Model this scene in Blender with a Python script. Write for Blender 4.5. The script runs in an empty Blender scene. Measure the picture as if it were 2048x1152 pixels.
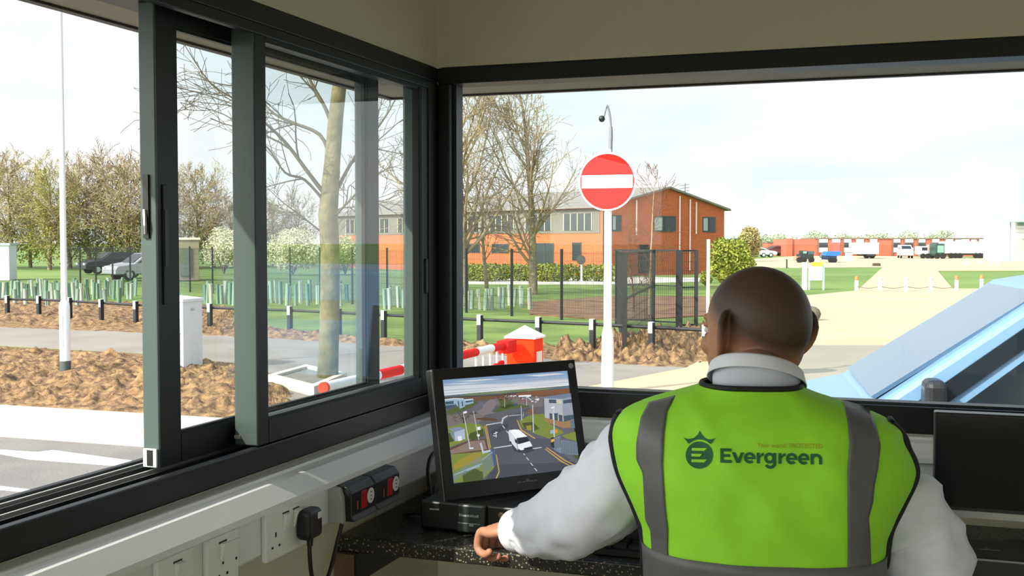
import bpy, math, random
from mathutils import Vector, Matrix, noise

# ------------------------------------------------------------------ camera, sky, sun, exposure
sc = bpy.context.scene
COL = sc.collection
FPX, YAW, PITCH, EYE = 2280.0, math.radians(19.3), -math.atan(93 / 2280.0), 2.1
cam_data = bpy.data.cameras.new('camera')
cam_data.sensor_width = 36.0
cam_data.lens = 36.0 * FPX / 2048.0
cam_data.clip_start, cam_data.clip_end = 0.05, 2000
cam = bpy.data.objects.new('camera', cam_data)
COL.objects.link(cam)
cam.location = (0, 0, EYE)
cam.rotation_euler = (math.pi / 2 + PITCH, 0, YAW)
sc.camera = cam
sc.view_settings.view_transform = 'Standard'
sc.view_settings.look = 'None'
sc.view_settings.gamma = 1.0
sc.view_settings.use_curve_mapping = False
sc.view_settings.exposure = 0.0

SUN_AZ, SUN_EL = math.radians(33), math.radians(34.3)       # light travels towards +X +Y, downwards
SUN_DIR = Vector((math.sin(SUN_AZ) * math.cos(SUN_EL), math.cos(SUN_AZ) * math.cos(SUN_EL), -math.sin(SUN_EL)))
sun_data = bpy.data.lights.new('sun', 'SUN')
sun_data.energy = 6.2
sun_data.angle = math.radians(0.6)
sun_data.color = (1.0, 0.93, 0.80)
sun = bpy.data.objects.new('sun', sun_data)
COL.objects.link(sun)
sun.rotation_euler = SUN_DIR.to_track_quat('-Z', 'Y').to_euler()
sun.location = (-20, -20, 30)

world = bpy.data.worlds.new('spring_sky')
sc.world = world
world.use_nodes = True
wn, wl = world.node_tree.nodes, world.node_tree.links
wn.clear()
w_tc = wn.new('ShaderNodeTexCoord')
w_map = wn.new('ShaderNodeMapping')
w_map.inputs['Scale'].default_value = (1.6, 1.6, 5.0)
w_noise = wn.new('ShaderNodeTexNoise')
w_noise.inputs['Scale'].default_value = 2.2
w_noise.inputs['Detail'].default_value = 5
w_noise.inputs['Roughness'].default_value = 0.55
w_ramp = wn.new('ShaderNodeValToRGB')
w_ramp.color_ramp.elements[0].position = 0.40
w_ramp.color_ramp.elements[0].color = (0.90, 1.03, 1.08, 1)
w_ramp.color_ramp.elements[1].position = 0.62
w_ramp.color_ramp.elements[1].color = (1.15, 1.15, 1.14, 1)
w_dot = wn.new('ShaderNodeVectorMath')
w_dot.operation = 'DOT_PRODUCT'
w_dot.inputs[1].default_value = -SUN_DIR
w_mr = wn.new('ShaderNodeMapRange')
w_mr.inputs['From Min'].default_value = -0.35
w_mr.inputs['From Max'].default_value = 1.0
w_mr.inputs['To Min'].default_value = 0.0
w_mr.inputs['To Max'].default_value = 1.0
w_pow = wn.new('ShaderNodeMath')
w_pow.operation = 'POWER'
w_pow.inputs[1].default_value = 3.0
w_mad = wn.new('ShaderNodeMath')
w_mad.operation = 'MULTIPLY_ADD'
w_mad.inputs[1].default_value = 4.6
w_mad.inputs[2].default_value = 0.0
w_bg = wn.new('ShaderNodeBackground')
w_out = wn.new('ShaderNodeOutputWorld')
wl.new(w_tc.outputs['Generated'], w_map.inputs['Vector'])
wl.new(w_map.outputs['Vector'], w_noise.inputs['Vector'])
wl.new(w_noise.outputs['Fac'], w_ramp.inputs['Fac'])
wl.new(w_tc.outputs['Generated'], w_dot.inputs[0])
wl.new(w_dot.outputs['Value'], w_mr.inputs['Value'])
wl.new(w_mr.outputs['Result'], w_pow.inputs[0])
wl.new(w_pow.outputs['Value'], w_mad.inputs[0])
# deeper blue overhead, white haze low down, brighter round the sun
w_sep = wn.new('ShaderNodeSeparateXYZ')
w_el = wn.new('ShaderNodeMapRange')
w_el.interpolation_type = 'SMOOTHSTEP'
w_el.inputs['From Min'].default_value, w_el.inputs['From Max'].default_value = 0.24, 0.60
w_mix = wn.new('ShaderNodeMix')
w_mix.data_type = 'RGBA'
w_mix.inputs['B'].default_value = (0.20, 0.36, 0.66, 1)
w_glow = wn.new('ShaderNodeBackground')
w_glow.inputs['Color'].default_value = (1.0, 0.97, 0.92, 1)
w_add = wn.new('ShaderNodeAddShader')
wl.new(w_tc.outputs['Generated'], w_sep.inputs[0])
wl.new(w_sep.outputs['Z'], w_el.inputs['Value'])
wl.new(w_el.outputs['Result'], w_mix.inputs['Factor'])
wl.new(w_ramp.outputs['Color'], w_mix.inputs['A'])
wl.new(w_mix.outputs['Result'], w_bg.inputs['Color'])
wl.new(w_mad.outputs['Value'], w_glow.inputs['Strength'])
wl.new(w_bg.outputs['Background'], w_add.inputs[0])
wl.new(w_glow.outputs['Background'], w_add.inputs[1])
wl.new(w_add.outputs['Shader'], w_out.inputs['Surface'])

# ------------------------------------------------------------------ helpers
CF = Vector((-math.sin(YAW) * math.cos(PITCH), math.cos(YAW) * math.cos(PITCH), math.sin(PITCH)))
CR = Vector((math.cos(YAW), math.sin(YAW), 0))
CU = CR.cross(CF)
CC = Vector((0, 0, EYE))

def ray(px, py):
    return CF + CR * ((px - 1024) / FPX) - CU * ((py - 576) / FPX)

def at(px, py, X=None, Y=None, Z=None, D=None):
    """A point of the place measured on the photograph: where the sight line meets a plane (X, Y or Z) or a distance D."""
    d = ray(px, py)
    if D is not None:
        return CC + d * D
    if X is not None:
        return CC + d * (X / d.x)
    if Y is not None:
        return CC + d * (Y / d.y)
    return CC + d * ((Z - EYE) / d.z)

def gnd(px, depth, z=0.0):
    """The ground point under image column px at a distance along the view axis."""
    p = CC + ray(px, 483) * depth
    return Vector((p.x, p.y, z))

def lin(r, g, b):
    f = lambda c: (c / 255) / 12.92 if c <= 10 else (((c / 255) + 0.055) / 1.055) ** 2.4
    return (f(r), f(g), f(b), 1.0)

MATS = {}
def M(name, rgb=(128, 128, 128), rough=0.6, metal=0.0, var=0.0, vscale=8.0, bump=0.0, bscale=60.0, emit=0.0, rgb2=None, spec=0.5, trans=0.0):
    """A procedural Principled material; rgb2 or var mixes a second tone in by noise."""
    if name in MATS:
        return MATS[name]
    m = bpy.data.materials.new(name)
    m.use_nodes = True
    n, l = m.node_tree.nodes, m.node_tree.links
    b = n['Principled BSDF']
    c = lin(*rgb)
    b.inputs['Base Color'].default_value = c
    b.inputs['Roughness'].default_value = rough
    b.inputs['Metallic'].default_value = metal
    b.inputs['Specular IOR Level'].default_value = spec
    tc = None
    if var or rgb2 or bump:
        tc = n.new('ShaderNodeTexCoord')
    if var or rgb2:
        t = n.new('ShaderNodeTexNoise')
        t.inputs['Scale'].default_value = vscale
        t.inputs['Detail'].default_value = 6
        r = n.new('ShaderNodeValToRGB')
        if rgb2:
            lo, hi = c, lin(*rgb2)
        else:
            lo = tuple(x * (1 - var) for x in c[:3]) + (1,)
            hi = tuple(min(1, x * (1 + var)) for x in c[:3]) + (1,)
        r.color_ramp.elements[0].position, r.color_ramp.elements[1].position = 0.36, 0.64
        r.color_ramp.elements[0].color, r.color_ramp.elements[1].color = lo, hi
        l.new(tc.outputs['Object'], t.inputs['Vector'])
        l.new(t.outputs['Fac'], r.inputs['Fac'])
        l.new(r.outputs['Color'], b.inputs['Base Color'])
    if bump:
        t2 = n.new('ShaderNodeTexNoise')
        t2.inputs['Scale'].default_value = bscale
        t2.inputs['Detail'].default_value = 4
        bp = n.new('ShaderNodeBump')
        bp.inputs['Strength'].default_value = bump
        bp.inputs['Distance'].default_value = 0.03
        l.new(tc.outputs['Object'], t2.inputs['Vector'])
        l.new(t2.outputs['Fac'], bp.inputs['Height'])
        l.new(bp.outputs['Normal'], b.inputs['Normal'])
    if emit:
        b.inputs['Base Color'].default_value = (0, 0, 0, 1)
        b.inputs['Emission Color'].default_value = c
        b.inputs['Emission Strength'].default_value = emit
    MATS[name] = m
    return m

def glass_mat(name, tint=(1, 1, 1), ior=1.5):
    m = bpy.data.materials.new(name)
    m.use_nodes = True
    n, l = m.node_tree.nodes, m.node_tree.links
    n.clear()
    o = n.new('ShaderNodeOutputMaterial')
    mix = n.new('ShaderNodeMixShader')
    fr = n.new('ShaderNodeFresnel')
    fr.inputs['IOR'].default_value = ior
    t = n.new('ShaderNodeBsdfTransparent')
    t.inputs['Color'].default_value = (*tint, 1)
    g = n.new('ShaderNodeBsdfGlossy')
    g.inputs['Roughness'].default_value = 0.0
    l.new(fr.outputs['Fac'], mix.inputs['Fac'])
    l.new(t.outputs[0], mix.inputs[1])
    l.new(g.outputs[0], mix.inputs[2])
    l.new(mix.outputs[0], o.inputs['Surface'])
    return m

ORG = {}
def tag(o, label=None, cat=None, group=None, kind=None):
    if label: o['label'] = label
    if cat: o['category'] = cat
    if group: o['group'] = group
    if kind: o['kind'] = kind
    return o

def thing(name, label, cat, loc=(0, 0, 0), group=None, kind=None):
    o = bpy.data.objects.new(name, None)
    o.empty_display_size = 0.1
    COL.objects.link(o)
    o.location = loc
    ORG[o.name] = Vector(loc)
    return tag(o, label, cat, group, kind)

class MB:
    """Collects shapes and links them as ONE mesh object."""
    def __init__(s):
        s.v, s.f, s.m = [], [], []

    def add(s, vs, fs, mi=0):
        k = len(s.v)
        s.v += [Vector(p) for p in vs]
        s.f += [tuple(i + k for i in f) for f in fs]
        s.m += [mi] * len(fs)
        return s

    def box(s, c, size, rot=0.0, mi=0, R=None):
        hx, hy, hz = size[0] / 2, size[1] / 2, size[2] / 2
        r = R if R is not None else Matrix.Rotation(rot, 3, 'Z')
        c = Vector(c)
        vs = [c + r @ Vector((x, y, z)) for x in (-hx, hx) for y in (-hy, hy) for z in (-hz, hz)]
        return s.add(vs, [(0, 1, 3, 2), (4, 6, 7, 5), (0, 4, 5, 1), (2, 3, 7, 6), (0, 2, 6, 4), (1, 5, 7, 3)], mi)

    def bb(s, x0, x1, y0, y1, z0, z1, mi=0):
        return s.box(((x0 + x1) / 2, (y0 + y1) / 2, (z0 + z1) / 2), (abs(x1 - x0), abs(y1 - y0), abs(z1 - z0)), 0, mi)

    def tube(s, pts, rad, n=8, mi=0, cap=True, flat=None):
        """A tube through pts; rad a number or one per point; flat=(axis vector, factor) squashes the section."""
        pts = [Vector(p) for p in pts]
        if not isinstance(rad, (list, tuple)):
            rad = [rad] * len(pts)
        k0 = len(s.v)
        up = None
        for i, p in enumerate(pts):
            d = (pts[min(i + 1, len(pts) - 1)] - pts[max(i - 1, 0)])
            d = d.normalized() if d.length > 1e-9 else Vector((0, 0, 1))
            if up is None:
                up = Vector((0, 0, 1)) if abs(d.z) < 0.9 else Vector((1, 0, 0))
            a = (up - d * up.dot(d))
            a = a.normalized() if a.length > 1e-6 else d.orthogonal().normalized()
            up = a
            b = d.cross(a)
            for j in range(n):
                t = 2 * math.pi * j / n
                off = (a * math.cos(t) + b * math.sin(t)) * rad[i]
                if flat:
                    off = off - flat[0] * off.dot(flat[0]) * (1 - flat[1])
                s.v.append(p + off)
        for i in range(len(pts) - 1):
            for j in range(n):
                j2 = (j + 1) % n
                s.f.append((k0 + i * n + j, k0 + i * n + j2, k0 + (i + 1) * n + j2, k0 + (i + 1) * n + j))
                s.m.append(mi)
        if cap:
            s.f.append(tuple(k0 + j for j in reversed(range(n))))
            s.f.append(tuple(k0 + (len(pts) - 1) * n + j for j in range(n)))
            s.m += [mi, mi]
        return s

    def cyl(s, p0, p1, r0, r1=None, n=16, mi=0):
        return s.tube([p0, p1], [r0, r0 if r1 is None else r1], n, mi)

    def lathe(s, c, prof, n=20, mi=0, axis=None):
        """prof: (radius, height) pairs about a vertical (or given) axis through c."""
        c = Vector(c)
        q = Vector((0, 0, 1)).rotation_difference(Vector(axis)) if axis is not None else None
        k0 = len(s.v)
        for r, z in prof:
            for j in range(n):
                t = 2 * math.pi * j / n
                p = Vector((r * math.cos(t), r * math.sin(t), z))
                s.v.append(c + (q @ p if q else p))
        for i in range(len(prof) - 1):
            for j in range(n):
                j2 = (j + 1) % n
                s.f.append((k0 + i * n + j, k0 + i * n + j2, k0 + (i + 1) * n + j2, k0 + (i + 1) * n + j))
                s.m.append(mi)
        s.f.append(tuple(k0 + j for j in reversed(range(n))))
        s.f.append(tuple(k0 + (len(prof) - 1) * n + j for j in range(n)))
        s.m += [mi, mi]
        return s

    def ell(s, c, r, R=None, n=20, mi=0):
        """An ellipsoid with half axes r, turned by R."""
        c = Vector(c)
        k0 = len(s.v)
        m = n // 2
        for i in range(1, m):
            ph = math.pi * i / m
            for j in range(n):
                t = 2 * math.pi * j / n
                p = Vector((r[0] * math.sin(ph) * math.cos(t), r[1] * math.sin(ph) * math.sin(t), r[2] * math.cos(ph)))
                s.v.append(c + (R @ p if R is not None else p))
        top = len(s.v)
        zt = Vector((0, 0, r[2]))
        s.v.append(c + (R @ zt if R is not None else zt))
        s.v.append(c - (R @ zt if R is not None else zt))
        for i in range(m - 2):
            for j in range(n):
                j2 = (j + 1) % n
                s.f.append((k0 + i * n + j, k0 + (i + 1) * n + j, k0 + (i + 1) * n + j2, k0 + i * n + j2))
                s.m.append(mi)
        for j in range(n):
            j2 = (j + 1) % n
            s.f.append((top, k0 + j, k0 + j2))
            s.f.append((top + 1, k0 + (m - 2) * n + j2, k0 + (m - 2) * n + j))
            s.m += [mi, mi]
        return s

    def prism(s, poly, vec, mi=0):
        """A planar polygon of points pushed along vec."""
        poly = [Vector(p) for p in poly]
        vec = Vector(vec)
        n = len(poly)
        vs = poly + [p + vec for p in poly]
        fs = [tuple(reversed(range(n))), tuple(range(n, 2 * n))]
        fs += [(i, (i + 1) % n, n + (i + 1) % n, n + i) for i in range(n)]
        return s.add(vs, fs, mi)

    def grid(s, rows, mi=0, closed=False):
        """rows of equal length; quads between neighbours."""
        k0 = len(s.v)
        n = len(rows[0])
        for r in rows:
            s.v += [Vector(p) for p in r]
        for i in range(len(rows) - 1):
            for j in range(n if closed else n - 1):
                j2 = (j + 1) % n
                s.f.append((k0 + i * n + j, k0 + i * n + j2, k0 + (i + 1) * n + j2, k0 + (i + 1) * n + j))
                s.m.append(mi)
        return s

    def build(s, name, mat, parent=None, org=None, smooth=None, bevel=0.0, seg=2, kind=None):
        o0 = ORG[parent.name] if parent is not None else (Vector(org) if org is not None else Vector((0, 0, 0)))
        me = bpy.data.meshes.new(name)
        me.from_pydata([p - o0 for p in s.v], [], s.f)
        for m in (mat if isinstance(mat, (list, tuple)) else [mat]):
            me.materials.append(m)
        if isinstance(mat, (list, tuple)):
            me.polygons.foreach_set('material_index', s.m)
        me.update()
        if smooth is not None:
            me.polygons.foreach_set('use_smooth', [True] * len(me.polygons))
            if smooth < 180:
                me.set_sharp_from_angle(angle=math.radians(smooth))
        o = bpy.data.objects.new(name, me)
        COL.objects.link(o)
        if parent is not None:
            o.parent = parent
        else:
            o.location = o0
        ORG[o.name] = o0
        if bevel:
            b = o.modifiers.new('edge', 'BEVEL')
            b.width, b.segments, b.limit_method = bevel, seg, 'ANGLE'
        if kind:
            o['kind'] = kind
        return o

KIDS = {}
def kids(o):
    return [c for c in COL.objects if c.parent is o]

def dup(root, loc, rotz=0.0, scale=1.0, label=None):
    """A copy of a thing with copies of its parts and their sub-parts."""
    def cp(o, parent):
        c = o.copy()
        COL.objects.link(c)
        if parent is not None:
            c.parent = parent
        for ch in tree_of[o.name]:
            cp(ch, c)
        return c
    tree_of = {}
    def walk(o):
        if root.name not in KIDS:
            pass
        tree_of[o.name] = list(o.children)
        for ch in tree_of[o.name]:
            walk(ch)
    walk(root)
    c = cp(root, None)
    c.location = loc
    c.rotation_euler = (0, 0, rotz)
    c.scale = (scale,) * 3 if not isinstance(scale, (tuple, list)) else scale
    if label:
        c['label'] = label
    return c

def crom(pts, k=6):
    """A smooth curve through points (Catmull-Rom)."""
    pts = [Vector(p) for p in pts]
    out = []
    for i in range(len(pts) - 1):
        p0, p1, p2, p3 = pts[max(i - 1, 0)], pts[i], pts[i + 1], pts[min(i + 2, len(pts) - 1)]
        for j in range(k):
            t = j / k
            out.append(0.5 * ((2 * p1) + (p2 - p0) * t + (2 * p0 - 5 * p1 + 4 * p2 - p3) * t * t + (3 * p1 - p0 - 3 * p2 + p3) * t ** 3))
    out.append(pts[-1])
    return out

def interp(tab, x):
    """Piecewise smooth lookup in (x, value...) rows sorted by x."""
    if x <= tab[0][0]:
        return tab[0][1:]
    for a, b in zip(tab, tab[1:]):
        if x <= b[0]:
            t = (x - a[0]) / (b[0] - a[0])
            return tuple(p + (q - p) * t for p, q in zip(a[1:], b[1:]))
    return tab[-1][1:]
# ------------------------------------------------------------------ the booth (setting)
FRAME = M('anthracite_aluminium', (38, 45, 43), 0.42, 0.0, var=0.08, vscale=5, spec=0.4)
FRAME_IN = M('black_aluminium', (22, 24, 24), 0.45, spec=0.4)
EDGE = M('worn_metal_edge', (200, 200, 195), 0.35, 0.6)
CREAM = M('cream_wall_paint', (205, 200, 176), 0.8, var=0.03, vscale=2.0)
CEILM = M('ceiling_paint', (235, 232, 222), 0.9, var=0.02)
FLOORM = M('floor_vinyl', (178, 172, 160), 0.6, var=0.06, vscale=6)
SOFF = M('soffit_board', (150, 144, 128), 0.7, var=0.05, vscale=3)
FASC = M('fascia_board', (46, 36, 32), 0.5)
BRICKB = M('booth_brick', (150, 92, 66), 0.9, var=0.15, vscale=30)
TRUNK = M('white_trunking_plastic', (226, 229, 230), 0.38, var=0.015, vscale=3)
BLK = M('black_plastic', (16, 16, 17), 0.42, var=0.1, vscale=12)

def schlick_glass(name, f0, tint):
    m = bpy.data.materials.new(name)
    m.use_nodes = True
    n, l = m.node_tree.nodes, m.node_tree.links
    n.clear()
    o = n.new('ShaderNodeOutputMaterial')
    mix = n.new('ShaderNodeMixShader')
    lw = n.new('ShaderNodeLayerWeight')
    p = n.new('ShaderNodeMath')
    p.operation = 'POWER'
    p.inputs[1].default_value = 5.0
    ma = n.new('ShaderNodeMath')
    ma.operation = 'MULTIPLY_ADD'
    ma.inputs[1].default_value = 1 - f0
    ma.inputs[2].default_value = f0
    t = n.new('ShaderNodeBsdfTransparent')
    t.inputs['Color'].default_value = (*tint, 1)
    g = n.new('ShaderNodeBsdfGlossy')
    g.inputs['Roughness'].default_value = 0.0
    l.new(lw.outputs['Facing'], p.inputs[0])
    l.new(p.outputs[0], ma.inputs[0])
    l.new(ma.outputs[0], mix.inputs['Fac'])
    l.new(t.outputs[0], mix.inputs[1])
    l.new(g.outputs[0], mix.inputs[2])
    l.new(mix.outputs[0], o.inputs['Surface'])
    return m

GLASS = schlick_glass('window_glass', 0.04, (0.985, 0.995, 0.99))
GLASS_F = schlick_glass('front_window_glass', 0.012, (0.99, 1.0, 0.995))

AX, BY = -1.064, 2.5            # inner faces of the side wall and the front wall
FZ, CZ = 0.7, 2.98              # floor, ceiling
RX, KY = 2.3, -1.9              # far side wall, wall behind the camera

def struct(name, mb, mat, parent=None, **k):
    o = mb.build(name, mat, parent, **k)
    if parent is None:
        o['kind'] = 'structure'
    return o

struct('floor', MB().bb(AX - .14, RX + .14, KY - .14, BY + .14, FZ - .1, FZ), FLOORM)
struct('ceiling', MB().bb(AX, RX, KY, BY, CZ, CZ + .04), CEILM)
struct('wall_left', MB().bb(AX - .14, AX, KY, BY + .14, FZ, 1.70).bb(AX - .14, AX, KY, BY + .14, 2.51, CZ).bb(AX - .14, AX, KY, -0.7, 1.70, 2.51), CREAM)
struct('wall_front', MB().bb(AX, RX, BY, BY + .14, FZ, 1.70).bb(AX, RX, BY, BY + .14, 2.51, CZ).bb(2.05, RX, BY, BY + .14, 1.70, 2.51), CREAM)
struct('wall_right', MB().bb(RX, RX + .14, KY, BY + .14, FZ, 1.6).bb(RX, RX + .14, KY, BY + .14, 2.55, CZ).bb(RX, RX + .14, KY, 1.1, 1.6, 2.55).bb(RX, RX + .14, 2.2, BY + .14, 1.6, 2.55), CREAM)
struct('wall_back', MB().bb(AX - .14, RX + .14, KY - .14, KY, FZ, 1.15).bb(AX - .14, RX + .14, KY - .14, KY, 2.7, CZ).bb(AX - .14, -0.9, KY - .14, KY, 1.15, 2.7).bb(2.1, RX + .14, KY - .14, KY, 1.15, 2.7), CREAM)
struct('wall_plinth', MB().bb(AX - .16, RX + .16, KY - .16, BY + .16, -0.05, FZ - .1), BRICKB)
rf = MB().bb(-1.37, AX - .14, KY - .5, 2.9, 2.50, CZ + .04).bb(AX - .14, RX + .5, BY + .14, 2.9, 2.50, CZ + .04)
rf.bb(RX + .14, RX + .5, KY - .5, BY + .14, 2.50, CZ + .04).bb(AX - .14, RX + .14, KY - .5, KY - .14, 2.50, CZ + .04)
struct('trim_1', rf, SOFF)['label'] = 'roof overhang soffit outside the windows'
fs = MB().bb(-1.388, -1.37, KY - .52, 2.918, 2.495, 3.05).bb(-1.37, RX + .52, 2.9, 2.918, 2.495, 3.05).bb(RX + .5, RX + .52, KY - .52, 2.9, 2.495, 3.05).bb(-1.37, RX + .5, KY - .52, KY - .5, 2.495, 3.05)
struct('trim_2', fs, FASC)['label'] = 'dark brown fascia along the roof edge'
struct('ceiling_roof', MB().bb(-1.42, RX + .54, KY - .54, 2.93, 3.05, 3.12), FASC)

# the sliding side window
w1 = thing('window_1', None, None, (AX, 0, 1.70), kind='structure')
Y0, Y1 = -0.7, 2.5
fr = MB()
fr.bb(AX - .136, AX - .012, Y0, Y1, 1.70, 1.722).bb(AX - .012, AX + .004, Y0, Y1, 1.702, 1.744)          # sill and inner upstand
fr.bb(AX - .136, AX - .122, Y0, Y1, 1.722, 1.742)
fr.bb(AX - .136, AX + .004, Y0, Y1, 2.474, 2.508)
fr.bb(AX - .012, AX + .004, Y0, Y1, 2.455, 2.474)
fr.bb(AX - .036, AX + .004, 2.445, Y1, 1.722, 2.474).bb(AX - .136, AX + .004, Y0, Y0 + .06, 1.722, 2.474)
fr.build('frame', FRAME_IN, w1, bevel=.002)
for i, (x, t) in enumerate(((-.112, .004), (-.094, .003), (-.070, .0035), (-.050, .003), (-.026, .003))):
    tr = MB().bb(AX + x - t / 2, AX + x + t / 2, Y0 + .06, 2.445, 1.722, 1.740 - .001 * i)
    tr.build('track', EDGE if i in (0, 2) else FRAME_IN, w1)
MB().tube([(AX - .06, Y0 + .06, 1.7235), (AX - .06, 2.44, 1.7235)], .0045, 6).build('brush_seal', M('grey_pile', (150, 150, 146), .9), w1)

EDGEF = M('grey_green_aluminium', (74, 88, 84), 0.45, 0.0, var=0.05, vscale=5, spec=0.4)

def sash(x0, x1, y0, y1, z0, z1, st, rl, rt):
    s = MB()
    s.bb(x0, x1, y0, y0 + st, z0, z1).bb(x0, x1, y1 - st, y1, z0, z1)
    s.bb(x0, x1, y0 + st, y1 - st, z0, z0 + rl).bb(x0, x1, y0 + st, y1 - st, z1 - rt, z1)
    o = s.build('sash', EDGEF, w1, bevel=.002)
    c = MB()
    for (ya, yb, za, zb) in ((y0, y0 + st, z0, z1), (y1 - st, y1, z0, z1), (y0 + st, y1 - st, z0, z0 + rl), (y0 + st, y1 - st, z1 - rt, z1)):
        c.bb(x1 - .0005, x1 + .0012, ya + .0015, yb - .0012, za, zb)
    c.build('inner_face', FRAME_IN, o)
    xm = (x0 + x1) / 2
    g = MB().bb(xm - .003, xm + .003, y0 + st - .006, y1 - st + .006, z0 + rl - .006, z1 - rt + .006)
    g.build('glass_pane', GLASS, o)
    b = MB()
    for (ya, yb, za, zb) in ((y0 + st, y0 + st + .006, z0 + rl, z1 - rt), (y1 - st - .006, y1 - st, z0 + rl, z1 - rt), (y0 + st, y1 - st, z0 + rl, z0 + rl + .005), (y0 + st, y1 - st, z1 - rt - .005, z1 - rt)):
        b.bb(xm + .004, x1 - .003, ya, yb, za, zb)
    b.build('glazing_bead', FRAME_IN, o)
    return o

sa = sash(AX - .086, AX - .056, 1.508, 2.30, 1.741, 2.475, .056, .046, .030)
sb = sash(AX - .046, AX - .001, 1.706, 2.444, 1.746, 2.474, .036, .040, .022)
# recessed latch on the free edge, pull handle on the inner face, roller block below
MB().bb(AX - .078, AX - .068, 1.504, 1.512, 2.105, 2.205).build('latch_keep', M('latch_black', (8, 8, 8), .4), sa)
MB().tube([(AX - .073, 1.503, 2.112), (AX - .071, 1.500, 2.125), (AX - .074, 1.503, 2.150)], .003, 6).build('latch_hook', M('chrome', (220, 220, 220), .2, 1.0), sa)
h = MB().bb(AX - .0565, AX - .052, 1.521, 1.532, 2.0, 2.19)
h.build('handle_plate', FRAME_IN, sa, bevel=.001)
MB().bb(AX - .052, AX - .0505, 1.5225, 1.5305, 2.06, 2.15).build('handle_recess', M('latch_black'), sa)
MB().bb(AX - .084, AX - .058, 1.503, 1.508, 1.742, 1.772).build('roller_block', M('clear_nylon', (205, 225, 215), .3), sa, bevel=.002)
MB().bb(AX - .075, AX - .065, 1.5015, 1.503, 1.745, 1.77).build('roller_slot', M('latch_black'), sa)
for z in (1.757,):
    MB().bb(AX - .0455, AX - .034, 1.7035, 1.706, z, z + .006).build('corner_key', EDGE, sb)
# tall lever on the inner edge of the fixed sash's closing stile
MB().bb(AX - .004, AX + .005, 2.425, 2.437, 1.98, 2.06).build('sash_lock', BLK, sb, bevel=.002)

# the fixed front window
w2 = thing('window_2', None, None, (0, BY, 1.70), kind='structure')
fr = MB()
fr.bb(AX + .004, 2.05, BY - .004, BY + .07, 1.702, 1.757).bb(AX + .004, 2.05, BY - .004, BY + .07, 2.470, 2.508)
fr.bb(AX + .004, AX + .034, BY - .004, BY + .07, 1.757, 2.470).bb(2.0, 2.05, BY - .004, BY + .07, 1.757, 2.470)
fr.build('frame', FRAME_IN, w2, bevel=.002)
bd = MB().bb(AX + .034, AX + .042, BY + .02, BY + .06, 1.757, 2.470).bb(AX + .042, 2.0, BY + .02, BY + .06, 1.757, 1.762)
bd.build('glazing_bead', FRAME, w2)
MB().bb(AX + .03, 2.004, BY + .037, BY + .043, 1.753, 2.474).build('glass_pane', GLASS_F, w2)
MB().bb(AX - .09, 2.05, BY + .07, BY + .15, 1.70, 1.72).build('outer_sill', FRAME, w2)

for nm, mk in (('window_3', (-0.9, 2.1, KY - .1, KY - .04, 1.15, 2.7)), ):
    w = thing(nm, None, None, (0, KY, 1.15), kind='structure')
    x0, x1, y0, y1, z0, z1 = mk
    f = MB().bb(x0, x1, y0, y1, z0, z0 + .05).bb(x0, x1, y0, y1, z1 - .05, z1)
    for x in (x0, 0.575, x1 - .05):
        f.bb(x, x + .05, y0, y1, z0 + .05, z1 - .05)
    f.build('frame', FRAME_IN, w)
w = thing('window_4', None, None, (RX, 0, 1.6), kind='structure')
f = MB().bb(RX + .04, RX + .1, 1.1, 2.2, 1.6, 1.65).bb(RX + .04, RX + .1, 1.1, 2.2, 2.5, 2.55)
for y in (1.1, 2.15):
    f.bb(RX + .04, RX + .1, y, y + .05, 1.65, 2.5)
f.build('frame', FRAME_IN, w)

# ------------------------------------------------------------------ ground outside
ASPH = M('asphalt', (116, 113, 108), 0.95, var=0.10, vscale=1.2, bump=.25, bscale=40)
ASPH2 = M('smooth_asphalt', (130, 124, 115), 0.9, var=0.12, vscale=.6)
CONC = M('pale_concrete', (178, 162, 132), 0.95, var=0.07, vscale=.35)
KERB = M('white_concrete', (205, 198, 182), 0.9, var=0.03, vscale=2)
SOIL = M('ochre_soil', (80, 58, 36), 1.0, rgb2=(150, 120, 80), vscale=6.0, bump=.9, bscale=22)
MULCH = M('brown_mulch', (88, 60, 40), 1.0, rgb2=(122, 92, 62), vscale=1.6, bump=.4, bscale=8)
GRASS = M('meadow_grass', (70, 96, 30), 1.0, rgb2=(104, 124, 52), vscale=.5, bump=.5, bscale=10)
GRASS2 = M('mown_grass', (88, 116, 48), 1.0, rgb2=(106, 130, 62), vscale=.12)
LINE = M('road_paint', (215, 214, 208), 0.8)

g = MB()
N = 48
g.prism([(900 * math.cos(2 * math.pi * i / N), 900 * math.sin(2 * math.pi * i / N) + 100, -0.35) for i in range(N)], (0, 0, .3))
struct('ground_field', g, GRASS2)

def patch(name, px, mat, z, t=.05):
    pts = [at(x, y, Z=z) for x, y in px]
    mb = MB().prism([(p.x, p.y, z - t) for p in pts], (0, 0, t))
    return struct(name, mb, mat)

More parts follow.
